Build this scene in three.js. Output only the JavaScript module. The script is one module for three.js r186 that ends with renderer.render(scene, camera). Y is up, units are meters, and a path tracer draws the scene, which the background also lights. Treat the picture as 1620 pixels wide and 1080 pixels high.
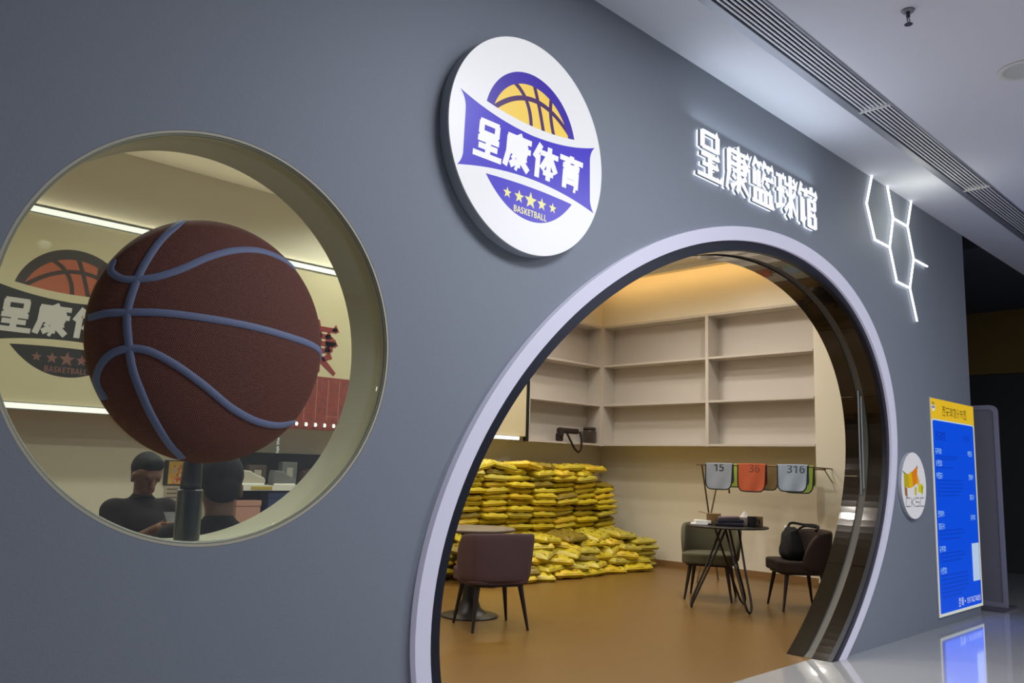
import * as THREE from 'three';
import { RoundedBoxGeometry } from 'three/addons/geometries/RoundedBoxGeometry.js';
import { mergeGeometries, mergeVertices } from 'three/addons/utils/BufferGeometryUtils.js';
import { MarchingCubes } from 'three/addons/objects/MarchingCubes.js';
import { RectAreaLightUniformsLib } from 'three/addons/lights/RectAreaLightUniformsLib.js';

// ------------------------------------------------------------------ camera
// The shopfront is the plane z = 0, x runs along it to the right, the corridor is z > 0 and the shop is z < 0.
const R = Math.PI / 180;
const scene = new THREE.Scene();
const FOCAL = 1329.36, YAW = 44.73 * R, PITCH = 8.547 * R, ROLL = 1.738 * R;
const camera = new THREE.PerspectiveCamera(2 * Math.atan(540 / FOCAL) / R, 1.5, 0.05, 60);
camera.position.set(0, 1.3, 2.8);
{
  const F = new THREE.Vector3(Math.sin(YAW) * Math.cos(PITCH), Math.sin(PITCH), -Math.cos(YAW) * Math.cos(PITCH));
  const Rt = F.clone().cross(new THREE.Vector3(0, 1, 0)).normalize(), U = Rt.clone().cross(F);
  const R2 = Rt.clone().multiplyScalar(Math.cos(ROLL)).addScaledVector(U, Math.sin(ROLL));
  const U2 = U.clone().multiplyScalar(Math.cos(ROLL)).addScaledVector(Rt, -Math.sin(ROLL));
  camera.quaternion.setFromRotationMatrix(new THREE.Matrix4().makeBasis(R2, U2, F.clone().negate()));
}
scene.add(camera);
// ------------------------------------------------------------------ sky, exposure, large lights
scene.background = new THREE.Color(0x050507);
const renderer = new THREE.WebGLRenderer({ antialias: true });
renderer.toneMapping = THREE.LinearToneMapping;
renderer.toneMappingExposure = 1.0;
renderer.shadowMap.enabled = true;
RectAreaLightUniformsLib.init();
const HC = 3.885;                                 // corridor ceiling
const HS = 4.08;                                  // shop ceiling
const COOL = 0xedf2ff, WARM = 0xfffaf0, AMBER = 0xffcd7a;
const L = { unseenPanel: 23, downlight: 7.4, cove: 12, strip: 11 };
const UNSEEN_PANELS = [[3.3, 2.15], [6.2, 3.0], [8.2, 5.6]];                  // unseen corridor ceiling panels, out of view, placed to light the shopfront
const UNSEEN_DOWNLIGHTS = [[1.6, -1.9], [4.6, -1.9], [7.4, -1.9], [3.2, -0.9], [6.2, -3.4], [8.3, -3.6], [3.0, -3.6], [0.9, -3.5], [5.0, -4.3], [8.6, -2.3], [7.6, -4.1]];  // out of view; board reflections suggest some, the last added to brighten the shop
for (const [x, z] of UNSEEN_PANELS) {
  const a = new THREE.RectAreaLight(COOL, L.unseenPanel, 1.2, 0.9);
  a.position.set(x, HC - 0.03, z); a.rotation.x = -Math.PI / 2; scene.add(a);
}
for (const [x, z] of UNSEEN_DOWNLIGHTS) {
  const s = new THREE.SpotLight(WARM, L.downlight, 0, 80 * R, 0.6, 2);
  s.position.set(x, HS - 0.03, z); s.target.position.set(x, 0, z); s.shadow.radius = 4; s.castShadow = true;
  scene.add(s, s.target);
}

// ------------------------------------------------------------------ helpers
let seed = 20240611;
const rnd = (a = 0, b = 1) => { seed = (seed * 1664525 + 1013904223) >>> 0; return a + (b - a) * seed / 4294967296; };
const V = (x, y, z) => new THREE.Vector3(x, y, z);
const used = new Map();
function numbered(n) { const k = used.get(n) || 0; used.set(n, k + 1); return k ? `${n}_${String(k).padStart(3, '0')}` : n; }
function shade(o) { o.castShadow = true; o.receiveShadow = true; return o; }
function mesh(name, geo, mat, parent) { const m = shade(new THREE.Mesh(Array.isArray(geo) ? join(geo) : geo, mat)); m.name = parent ? name : numbered(name); (parent || scene).add(m); return m; }
function join(list) {
  const gs = list.map((g) => { const k = g.index ? g.toNonIndexed() : g.clone(); for (const a of Object.keys(k.attributes)) if (!['position', 'normal', 'uv'].includes(a)) k.deleteAttribute(a); if (!k.attributes.normal) k.computeVertexNormals(); if (!k.attributes.uv) k.setAttribute('uv', new THREE.BufferAttribute(new Float32Array(k.attributes.position.count * 2), 2)); return k; });
  return mergeGeometries(gs);
}
function thing(name, label, category, [x, y, z] = [0, 0, 0], turn = 0, group) {
  const g = new THREE.Group(); g.name = numbered(name); g.position.set(x, y, z); g.rotation.y = turn; g.userData = { label, category };
  if (group) g.userData.group = group;
  scene.add(g); return g;
}
function tag(o, label, category, group) { o.userData.label = label; o.userData.category = category; if (group) o.userData.group = group; return o; }
function struct(name, geo, mat) { const m = mesh(name, geo, mat); m.userData.kind = 'structure'; return m; }
function dup(src, pos, turn, label, group) {
  const c = src.clone(); c.name = numbered(src.name.replace(/_\d+$/, '')); scene.add(c);
  if (pos) c.position.set(...pos); if (turn !== undefined) c.rotation.y = turn;
  c.userData = { ...src.userData }; if (label) c.userData.label = label; if (group) c.userData.group = group;
  return c;
}
function std(color, roughness = 0.7, o = {}) { return new THREE.MeshStandardMaterial({ color, roughness, ...o }); }
function phys(color, roughness = 0.5, o = {}) { return new THREE.MeshPhysicalMaterial({ color, roughness, ...o }); }
function glow(color, k, base = 0x888888) { return new THREE.MeshStandardMaterial({ color: base, roughness: 0.5, emissive: color, emissiveIntensity: k }); }
// box from corner to corner, uv in metres
function bx(x0, y0, z0, x1, y1, z1) { const g = new THREE.BoxGeometry(x1 - x0, y1 - y0, z1 - z0); g.translate((x0 + x1) / 2, (y0 + y1) / 2, (z0 + z1) / 2); return uvm(g); }
function rbx(w, h, d, r = 0.01, s = 2) { return new RoundedBoxGeometry(w, h, d, s, Math.min(r, w / 2.01, h / 2.01, d / 2.01)); }
function uvm(g) {
  const p = g.attributes.position, n = g.attributes.normal, u = new Float32Array(p.count * 2);
  for (let i = 0; i < p.count; i++) {
    const ax = Math.abs(n.getX(i)), ay = Math.abs(n.getY(i)), az = Math.abs(n.getZ(i));
    if (az >= ax && az >= ay) { u[2 * i] = p.getX(i); u[2 * i + 1] = p.getY(i); }
    else if (ay >= ax) { u[2 * i] = p.getX(i); u[2 * i + 1] = p.getZ(i); }
    else { u[2 * i] = p.getZ(i); u[2 * i + 1] = p.getY(i); }
  }
  g.setAttribute('uv', new THREE.BufferAttribute(u, 2)); return g;
}
function at(g, x, y, z, rx = 0, ry = 0, rz = 0) { if (rx) g.rotateX(rx); if (ry) g.rotateY(ry); if (rz) g.rotateZ(rz); return g.translate(x, y, z); }
function rod(a, b, r0, r1 = r0, seg = 10) {
  const A = V(...a), B = V(...b), d = B.clone().sub(A), g = new THREE.CylinderGeometry(r1, r0, d.length(), seg);
  g.applyQuaternion(new THREE.Quaternion().setFromUnitVectors(V(0, 1, 0), d.normalize()));
  return g.translate((A.x + B.x) / 2, (A.y + B.y) / 2, (A.z + B.z) / 2);
}
function tube(pts, r, n = 40, seg = 8, closed = false) { return new THREE.TubeGeometry(new THREE.CatmullRomCurve3(pts.map((p) => V(...p)), closed), n, r, seg, closed); }
function lathe(pts, seg = 32) { return new THREE.LatheGeometry(pts.map((p) => new THREE.Vector2(...p)), seg); }
function extr(shape, depth, bevel = 0, curve = 24) { return new THREE.ExtrudeGeometry(shape, { depth, bevelEnabled: bevel > 0, bevelThickness: bevel, bevelSize: bevel, bevelSegments: 2, curveSegments: curve }); }
function disc(r, hole) { const s = new THREE.Shape(); s.absarc(0, 0, r, 0, Math.PI * 2); if (hole) { const h = new THREE.Path(); h.absarc(0, 0, hole, 0, Math.PI * 2, true); s.holes.push(h); } return s; }
// tiling noise as a grey texture
function noiseTex(size, octaves, repeat, contrast = 1, mid = 0.5) {
  const d = new Uint8Array(size * size * 4), acc = new Float32Array(size * size);
  let amp = 1, tot = 0;
  for (const cells of octaves) {
    const g = new Float32Array(cells * cells); for (let i = 0; i < g.length; i++) g[i] = rnd();
    for (let y = 0; y < size; y++) for (let x = 0; x < size; x++) {
      const fx = x / size * cells, fy = y / size * cells, x0 = fx | 0, y0 = fy | 0, tx = fx - x0, ty = fy - y0, x1 = (x0 + 1) % cells, y1 = (y0 + 1) % cells;
      const sx = tx * tx * (3 - 2 * tx), sy = ty * ty * (3 - 2 * ty);
      acc[y * size + x] += amp * ((g[y0 * cells + x0] * (1 - sx) + g[y0 * cells + x1] * sx) * (1 - sy) + (g[y1 * cells + x0] * (1 - sx) + g[y1 * cells + x1] * sx) * sy);
    }
    tot += amp; amp *= 0.7;
  }
  for (let i = 0; i < size * size; i++) { const v = Math.max(0, Math.min(255, 255 * (mid + contrast * (acc[i] / tot - 0.5)))); d[4 * i] = d[4 * i + 1] = d[4 * i + 2] = v; d[4 * i + 3] = 255; }
  const t = new THREE.DataTexture(d, size, size); t.wrapS = t.wrapT = THREE.RepeatWrapping; t.magFilter = THREE.LinearFilter; t.repeat.set(repeat, repeat); t.needsUpdate = true; return t;
}
function canvas(w, h, draw, flip = true) {
  const c = document.createElement('canvas'); c.width = w; c.height = h; const x = c.getContext('2d'); draw(x, w, h);
  const t = new THREE.CanvasTexture(c); t.colorSpace = THREE.SRGBColorSpace; t.flipY = flip; return t;
}

// ------------------------------------------------------------------ lettering: every character as strokes on a 100 x 100 square, y down
const GLYPH = {
  cheng: 'M22 5V38 M78 5V38 M22 6H78 M22 36H78 M18 51H82 M22 70H78 M5 93H95 M50 51V93',
  kang: 'M50 1L56 11 M14 14H94 M15 14V60 M15 58L5 97 M30 27H80 M24 40H93 M30 53H80 M79 27V53 M54 18V92 M54 94L44 90 M30 62L42 70 M24 90L46 76 M84 60L66 70 M60 66L94 94',
  ti: 'M29 3L6 45 M20 32V97 M34 25H96 M65 3V97 M62 28L36 70 M68 28L96 70 M50 77H80',
  yu: 'M50 1V10 M6 14H94 M42 15L26 32 M20 33H80 M64 20L82 35 M25 44V97 M76 44V92 M76 94L66 92 M25 45H76 M25 60H76 M25 76H76',
  lan: 'M20 2L6 24 M18 11H46 M28 13L36 22 M60 2L48 22 M58 11H94 M70 13L78 22 M14 30V60 M32 26V62 M58 26L46 50 M54 37H94 M64 44L78 54 M16 67V94 M84 67V94 M39 67V94 M61 67V94 M16 68H84 M4 95H96',
  qiu: 'M4 13H40 M6 45H38 M2 84L42 73 M22 13V80 M42 24H97 M70 2V94 M70 95L58 90 M84 6L92 16 M50 38L60 50 M44 86L66 62 M92 38L76 52 M72 50L97 88',
  guan: 'M20 2L4 32 M16 17H40 M40 17L34 30 M20 34V92 M20 92L40 78 M68 1L70 10 M46 15H96 M46 15L42 28 M96 15L90 28 M55 32V97 M86 32V52 M55 33H86 M55 52H86 M88 67V95 M55 67H88 M55 94H88',
  xi: 'M6 9H94 M14 30V95 M86 30V95 M14 31H86 M14 93H86 M39 10L34 62 M62 10V58 M62 58H82',
  an: 'M50 1L52 10 M8 16H92 M8 16V32 M92 16V30 M44 36L26 70 M26 70L84 97 M70 54L18 97 M4 54H96',
  fen: 'M40 4L6 48 M58 4L96 46 M22 49H78 M78 49L70 92 M70 93L58 89 M46 50L12 97',
  bu: 'M4 20H96 M44 2L8 60 M24 44V84 M84 44V82 M24 45H84 M53 30V98',
  tu: 'M8 6V96 M92 6V96 M8 7H92 M8 94H92 M42 16L24 38 M40 24H70 M70 22L26 60 M38 32L80 60 M44 64L58 70 M36 76L62 88',
  zi: 'M10 6L20 14 M4 40L22 26 M48 2L34 30 M44 14H90 M90 14L80 26 M60 18L36 48 M62 24L94 48 M22 58V94 M78 58V94 M22 59H78 M22 92H78',
  xun: 'M12 4L22 14 M4 32H24 M24 32V86 M24 88L36 76 M48 2L34 30 M44 16H94 M94 16V92 M94 94L80 88 M46 34V78 M76 34V78 M46 35H76 M46 56H76 M46 77H76',
};
function strokes(ch) { return GLYPH[ch].split(' M').map((s) => { const [, a, b, c, d, e] = /^M?(-?[\d.]+) (-?[\d.]+)([HVL])(-?[\d.]+)(?: (-?[\d.]+))?/.exec(s); const x = +a, y = +b; return c === 'H' ? [x, y, +d, y] : c === 'V' ? [x, y, x, +d] : [x, y, +d, +e]; }); }
// style 'song': thin level strokes with a wedge at the right end, thick uprights; 'block': even heavy strokes. Returns polygons [[x, y] ...]
function glyphPolys(ch, style, k = 1) {
  const out = [];
  for (const [x0, y0, x1, y1] of strokes(ch)) {
    const dx = x1 - x0, dy = y1 - y0, l = Math.hypot(dx, dy), level = Math.abs(dy) < 0.2 * Math.abs(dx), nx = -dy / l, ny = dx / l;
    const slant = !level && Math.abs(dx) > 2;
    const w = (style === 'song' ? (level ? 4 : slant ? 6 : 7.5) : style === 'fine' ? 4 : (level ? 6.5 : 8)) * k, w0 = w, w1 = style === 'song' && slant ? w * 0.55 : w, e = style === 'song' ? 0 : level ? w * 0.8 : 0, ux = dx / l * e, uy = dy / l * e;
    out.push([[x0 - ux + nx * w0, y0 - uy + ny * w0], [x0 - ux - nx * w0, y0 - uy - ny * w0], [x1 + ux - nx * w1, y1 + uy - ny * w1], [x1 + ux + nx * w1, y1 + uy + ny * w1]]);
    if (style === 'song' && level && l > 30) out.push([[x1 - 12, y1 + 2], [x1 - 3, y1 - 11], [x1 + 5, y1 + 2]]);
  }
  return out;
}
function inkGlyph(c, ch, x, y, w, h, style, k, skew = 0) {
  for (const p of glyphPolys(ch, style, k)) { c.beginPath(); p.forEach(([a, b], i) => { const X = x + a / 100 * w - skew * (b / 100 - 0.5) * h, Y = y + b / 100 * h; i ? c.lineTo(X, Y) : c.moveTo(X, Y); }); c.closePath(); c.fill(); }
}
function star(c, x, y, r) { c.beginPath(); for (let i = 0; i < 10; i++) { const a = -Math.PI / 2 + i * Math.PI / 5, q = i % 2 ? r * 0.42 : r; c.lineTo(x + q * Math.cos(a), y + q * Math.sin(a)); } c.closePath(); c.fill(); }
// the club emblem on a unit disc: ball above a banner with four characters, a bowl with five stars below
function emblem(c, X, Y, S, col) {
  const px = (x) => X + x * S, py = (y) => Y - y * S;
  c.save(); c.beginPath(); c.rect(px(-1), py(1), 2 * S, S * 0.9); c.clip();
  const cut = () => { c.moveTo(px(-0.95), py(0.33)); c.quadraticCurveTo(px(0), py(0.04), px(0.95), py(0.33)); };
  c.save(); c.beginPath(); c.moveTo(px(-1), py(1)); c.lineTo(px(-1), py(0.345)); c.quadraticCurveTo(px(0), py(0.055), px(1), py(0.345)); c.lineTo(px(1), py(1)); c.closePath(); c.clip();
  c.fillStyle = col.ring; c.beginPath(); c.arc(px(0), py(0.09), 0.61 * S, 0, 7); c.fill();
  c.fillStyle = col.ball; c.beginPath(); c.arc(px(0), py(0.06), 0.53 * S, 0, 7); c.fill();
  c.beginPath(); c.arc(px(0), py(0.06), 0.53 * S, 0, 7); c.clip();
  c.strokeStyle = col.seam; c.lineWidth = 0.045 * S;
  const q = (...a) => { c.beginPath(); c.moveTo(px(a[0]), py(a[1])); c.quadraticCurveTo(px(a[2]), py(a[3]), px(a[4]), py(a[5])); c.stroke(); };
  q(-0.52, 0.2, 0.0, 0.68, 0.52, 0.27); q(-0.3, 0.56, 0.0, 0.48, -0.02, 0.1); q(0.0, 0.62, 0.1, 0.4, 0.17, 0.1); q(0.25, 0.58, 0.2, 0.36, 0.34, 0.1);
  c.restore(); c.restore();
  c.fillStyle = col.band; c.beginPath(); c.moveTo(px(-0.9), py(0.26)); c.quadraticCurveTo(px(-0.5), py(0.12), px(0), py(0.11)); c.quadraticCurveTo(px(0.5), py(0.12), px(0.9), py(0.26));
  c.quadraticCurveTo(px(0.83), py(0.2), px(0.83), py(0.1)); c.lineTo(px(0.84), py(-0.3)); c.quadraticCurveTo(px(0.85), py(-0.37), px(0.9), py(-0.42));
  c.quadraticCurveTo(px(0.45), py(-0.31), px(0), py(-0.31)); c.quadraticCurveTo(px(-0.45), py(-0.31), px(-0.9), py(-0.42)); c.quadraticCurveTo(px(-0.85), py(-0.37), px(-0.84), py(-0.3)); c.lineTo(px(-0.83), py(0.1)); c.quadraticCurveTo(px(-0.83), py(0.2), px(-0.9), py(0.26)); c.fill();
  c.beginPath(); c.moveTo(px(-0.57), py(-0.41)); c.quadraticCurveTo(px(0), py(-0.37), px(0.57), py(-0.41)); c.quadraticCurveTo(px(0.32), py(-0.71), px(0), py(-0.71)); c.quadraticCurveTo(px(-0.32), py(-0.71), px(-0.57), py(-0.41)); c.fill();
  c.fillStyle = col.text; ['cheng', 'kang', 'ti', 'yu'].forEach((g, i) => inkGlyph(c, g, px(-0.715 + i * 0.365), py(0.075), 0.335 * S, 0.355 * S, 'block', 1.18, 0.08));
  c.fillStyle = col.star; [[-0.3, 0.055], [-0.15, 0.065], [0, 0.085], [0.15, 0.065], [0.3, 0.055]].forEach(([x, r]) => star(c, px(x), py(-0.515), r * S));
  c.font = `bold ${Math.round(0.085 * S)}px sans-serif`; c.textAlign = 'center'; c.textBaseline = 'middle'; c.fillText('BASKETBALL', px(0), py(-0.635), 0.44 * S);
}

// ------------------------------------------------------------------ materials
const fineNoise = noiseTex(256, [64, 128], 1, 1.2), coarse = noiseTex(256, [4, 9, 20, 44], 1, 1);
const rep = (t, r) => { const k = t.clone(); k.repeat.set(r, r); k.needsUpdate = true; return k; };
const M = {
  facade: std(0x8b9199, 0.62, { bumpMap: rep(fineNoise, 3), bumpScale: 0.0003 }),
  ceiling: std(0xe6e8ef, 0.85), darkCeiling: std(0x3c3f47, 0.9),
  tile: phys(0xb0b0b0, 0.06, { clearcoat: 0.4, clearcoatRoughness: 0.08 }),
  wood: std(0x7b5b2c, 0.34),
  cream: std(0xe2dac6, 0.75), creamBoard: std(0xc6beb5, 0.55), glossBoard: phys(0xd9cda8, 0.5, { clearcoat: 0.5, clearcoatRoughness: 0.03 }),
  liner: std(0xc6bfa8, 0.6), darkWall: std(0x3c3c3c, 0.9), ochreWall: std(0x7a6030, 0.9),
  blackMetal: phys(0x17130f, 0.16, { metalness: 0.55, clearcoat: 1, clearcoatRoughness: 0.06 }), frontMetal: std(0x1b1e2b, 0.4, { metalness: 0.3 }), track: std(0x5c5a53, 0.55, { metalness: 0.2 }),
  glass: new THREE.MeshPhysicalMaterial({ color: 0xf4fbf6, roughness: 0.02, transmission: 1, thickness: 0, ior: 1.5 }),
  greyMetal: std(0x9a9da5, 0.45, { metalness: 0.4 }), slat: std(0xf0f1f6, 0.45), black: std(0x0b0b0d, 0.8), white: std(0xe6e3dd, 0.6),
  chairLeg: std(0x1d1513, 0.45), purple: std(0x584142, 0.9, { bumpMap: rep(fineNoise, 6), bumpScale: 0.001 }), olive: std(0x59553f, 0.9, { bumpMap: rep(fineNoise, 6), bumpScale: 0.001 }), brown: std(0x302018, 0.85),
  tableTop: std(0x6a5c4a, 0.35), tableDark: std(0x1d1917, 0.4), skin: std(0x805a45, 0.6), hair: std(0x0b0807, 0.8), shirt: std(0x1a0e11, 0.95), shirtDark: std(0x120d0b, 0.95), trousers: std(0x1b1c22, 0.9),
  baseboard: std(0x8a673e, 0.6),
};

// ------------------------------------------------------------------ setting: corridor shell
struct('floor', [bx(-5, -0.12, -0.13, 9.455, 0, 8), bx(9.455, -0.12, -6, 14.3, 0, 8)], M.tile);
struct('floor_shop', bx(-3, -0.12, -5.6, 9.455, 0, -0.13), M.wood);
struct('floor_shop_side', bx(9.455, -0.12, -5.6, 10.2, 0.001, -0.45), M.wood);
struct('ceiling', [bx(-5, HC, 0, 14.3, HC + 0.15, 0.425), bx(-5, HC, 0.70, 10.08, HC + 0.15, 8), bx(-5, HC, 0.425, 3.51, HC + 0.15, 0.70)], M.ceiling);
struct('ceiling_dark', [bx(10.08, HC, 0.425, 14.3, HC + 0.15, 8), bx(10.08, HC, -6, 14.3, HC + 0.15, 0), bx(9.455, 4.3, -6, 10.3, 4.42, 0)], M.darkCeiling);
struct('wall_opposite', bx(-5, 0, 8, 14.3, HC, 8.15), std(0xbcbcc0, 0.8));  // out of view; tone chosen for the light it bounces onto the ceiling
struct('wall_left', bx(-5.15, 0, 0, -5, HC, 8), std(0x7d8088, 0.8));
struct('wall_far', bx(14.16, 0, -6, 14.3, 2.93, 8), M.darkWall);
struct('trim_1', bx(14.10, 2.93, -6, 14.3, HC, 8), M.ochreWall);
struct('wall_corridor_end', bx(10.3, 0, -6.15, 14.3, HC, -6), M.darkWall);

// ------------------------------------------------------------------ setting: shopfront with the oval doorway and the round window
const OVAL = { x: 4.806, y: 1.153, a: 2.661, b: 1.699 }, OVAL2 = { x: 4.783, y: 1.118, a: 2.553, b: 1.638 }, OVAL3 = { x: 4.783, y: 1.118, a: 2.488, b: 1.573 };
const TILT = 20.2 * R;
function ovalPt(o, t) { const u = o.a * Math.cos(t), v = o.b * Math.sin(t); return [o.x + u * Math.cos(TILT) - v * Math.sin(TILT), o.y + u * Math.sin(TILT) + v * Math.cos(TILT)]; }
function ovalSpan(o) {                                             // the parameter range whose points stand above the floor
  let lo = -90 * R, hi = 270 * R;
  while (ovalPt(o, lo)[1] < 0) lo += 0.001; while (ovalPt(o, hi)[1] < 0) hi -= 0.001;
  return [lo, hi];
}
function arcPts(o, n, [lo, hi] = ovalSpan(o)) { return Array.from({ length: n + 1 }, (_, i) => ovalPt(o, lo + (hi - lo) * i / n)); }
const WIN = { x: 1.335, y: 1.7296, r: 0.7227 };
{
  const s = new THREE.Shape(), a = arcPts(OVAL2, 160);            // from the right foot over the top to the left foot
  s.moveTo(-5, 0); s.lineTo(a[a.length - 1][0], 0);
  for (let i = a.length - 1; i >= 0; i--) s.lineTo(...a[i]);
  s.lineTo(a[0][0], 0); s.lineTo(9.455, 0); s.lineTo(9.455, 4.3); s.lineTo(-5, 4.3); s.closePath();
  const h = new THREE.Path(); h.absarc(WIN.x, WIN.y, WIN.r + 0.004, 0, Math.PI * 2, true); s.holes.push(h);
  struct('wall_front', extr(s, 0.25, 0, 96).translate(0, 0, -0.25), M.facade);
  const w = new THREE.Group(); w.name = 'window_1'; w.userData.kind = 'structure'; scene.add(w);
  mesh('window_frame', extr(disc(WIN.r + 0.003, WIN.r - 0.006), 0.255, 0, 96).translate(WIN.x, WIN.y, -0.256), M.liner, w);
  mesh('bead', at(new THREE.TorusGeometry(WIN.r - 0.008, 0.007, 8, 120), WIN.x, WIN.y, -0.012), std(0x8f9078, 0.3), w);
  mesh('pane', extr(disc(WIN.r - 0.008), 0.008, 0, 96).translate(WIN.x, WIN.y, -0.046), M.glass, w);
}
struct('wall_return', [bx(9.335, 0, -0.7, 9.455, 4.3, -0.25), bx(9.455, 0, -0.7, 10.3, 4.3, -0.6)], M.facade);
struct('wall_right', bx(10.15, 0, -5.6, 10.3, 4.3, -0.7), M.cream);
struct('wall_back', bx(-3.15, 0, -5.6, 10.15, 4.3, -5.45), M.cream);
struct('wall_shop_left', bx(-3.15, 0, -5.45, -3, 4.3, -0.25), M.cream);
struct('ceiling_shop', bx(-3, HS, -5.45, 10.15, HS + 0.2, -0.25), M.cream);
struct('wall_over_shelves', [bx(9.7, 3.43, -5.45, 10.15, HS, -0.7), bx(-3, 3.43, -5.45, 9.7, HS, -5.08)], M.cream);
struct('wall_behind_shelves', [bx(9.975, 1.66, -5.36, 10.15, 3.43, -1.79), bx(8.17, 1.66, -5.45, 10.15, 3.43, -5.36)], M.cream);
struct('wall_pier', bx(9.7, 0, -1.79, 10.15, 3.43, -0.7), M.cream);
struct('baseboard_right', [bx(10.135, 0, -5.45, 10.15, 0.08, -1.79), bx(9.685, 0, -1.79, 9.7, 0.08, -0.7), bx(9.7, 0, -1.805, 10.15, 0.08, -1.79)], M.baseboard);
struct('baseboard_back', bx(-3, 0, -5.45, 10.13, 0.08, -5.435), M.baseboard);

// the oval frame: a lit white ring, a dark rim, and a lining of glossy panels with the door track between two rows of them
{
  const t = thing('doorway_frame', 'tilted oval doorway frame with a glowing white ring and a glossy black lining', 'door frame', [0, 0, 0]);
  const ring = (o, i, z0, z1) => { const s = new THREE.Shape(), A = arcPts(o, 140), B = arcPts(i, 140); A.forEach((p, k) => (k ? s.lineTo(...p) : s.moveTo(...p))); B.reverse().forEach((p) => s.lineTo(...p)); s.closePath(); return extr(s, z1 - z0, 0).translate(0, 0, z0); };
  const lit = mesh('light_ring', ring(OVAL, OVAL2, 0, 0.035), glow(0xcbc7e2, 0.24, 0xd2d0da), t); lit.userData.label = 'softly glowing white outer ring';
  mesh('front_rim', ring(OVAL2, OVAL3, -0.02, 0.015), M.frontMetal, t);
  // a piece of the lining: swept along the oval from parameter p to q, from depth z0 to z1
  const piece = (p, q, z0, z1, th, n = 14) => {
    const inner = { ...OVAL3 }, outer = { ...OVAL3, a: OVAL3.a + th, b: OVAL3.b + th }, s = new THREE.Shape();
    const A = Array.from({ length: n + 1 }, (_, i) => ovalPt(inner, p + (q - p) * i / n)), B = Array.from({ length: n + 1 }, (_, i) => ovalPt(outer, q + (p - q) * i / n));
    [...A, ...B].forEach(([x, y], i) => { y = Math.max(y, 0.001); i ? s.lineTo(x, y) : s.moveTo(x, y); }); s.closePath();
    return extr(s, z1 - z0, 0).translate(0, 0, z0);
  };
  const [lo, hi] = ovalSpan(OVAL3), N = 11;
  for (let i = 0; i < N; i++) {
    const p = lo + (hi - lo) * i / N + 0.0012, q = lo + (hi - lo) * (i + 1) / N - 0.0012;
    mesh('lining_panel', piece(p, q, -0.135, -0.021, 0.03), M.blackMetal, t);
    mesh('lining_panel', piece(p, q, -0.33, -0.2, 0.03), M.blackMetal, t);
  }
  const tr = mesh('door_track', (() => { const o = { ...OVAL3 }; const s = new THREE.Shape(), A = arcPts({ ...o, a: o.a + 0.012, b: o.b + 0.012 }, 120, [lo, hi]), B = arcPts({ ...o, a: o.a + 0.04, b: o.b + 0.04 }, 120, [lo, hi]); A.forEach(([x, y], k) => (k ? s.lineTo(x, Math.max(0.001, y)) : s.moveTo(x, Math.max(0.001, y)))); B.reverse().forEach(([x, y]) => s.lineTo(x, Math.max(0.001, y))); s.closePath(); return extr(s, 0.065).translate(0, 0, -0.2); })(), M.track, t);
  tr.userData.label = 'grey door track between the black panels';
  // edge of the sliding glass door that stands back in the track
  const dl = 7.105, ys = arcPts({ ...OVAL3, a: OVAL3.a + 0.012, b: OVAL3.b + 0.012 }, 400, [lo, hi]).filter(([x, y]) => x > dl && x < 7.6);
  const y0 = Math.min(...ys.map((p) => p[1])), y1 = Math.max(...ys.map((p) => p[1]));
  const ed = mesh('glass_door_edge', [rod([dl, y0, -0.176], [dl, y1, -0.176], 0.006), rod([dl + 0.0, y0 + 0.05, -0.152], [dl, y1 - 0.05, -0.152], 0.005)], M.greyMetal, t);
  const gs = new THREE.Shape(); ys.forEach(([x, y], i) => (i ? gs.lineTo(x, y) : gs.moveTo(x, y))); gs.closePath();
  mesh('glass_door_leaf', extr(gs, 0.008).translate(0, 0, -0.168), M.glass, t);
}

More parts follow.
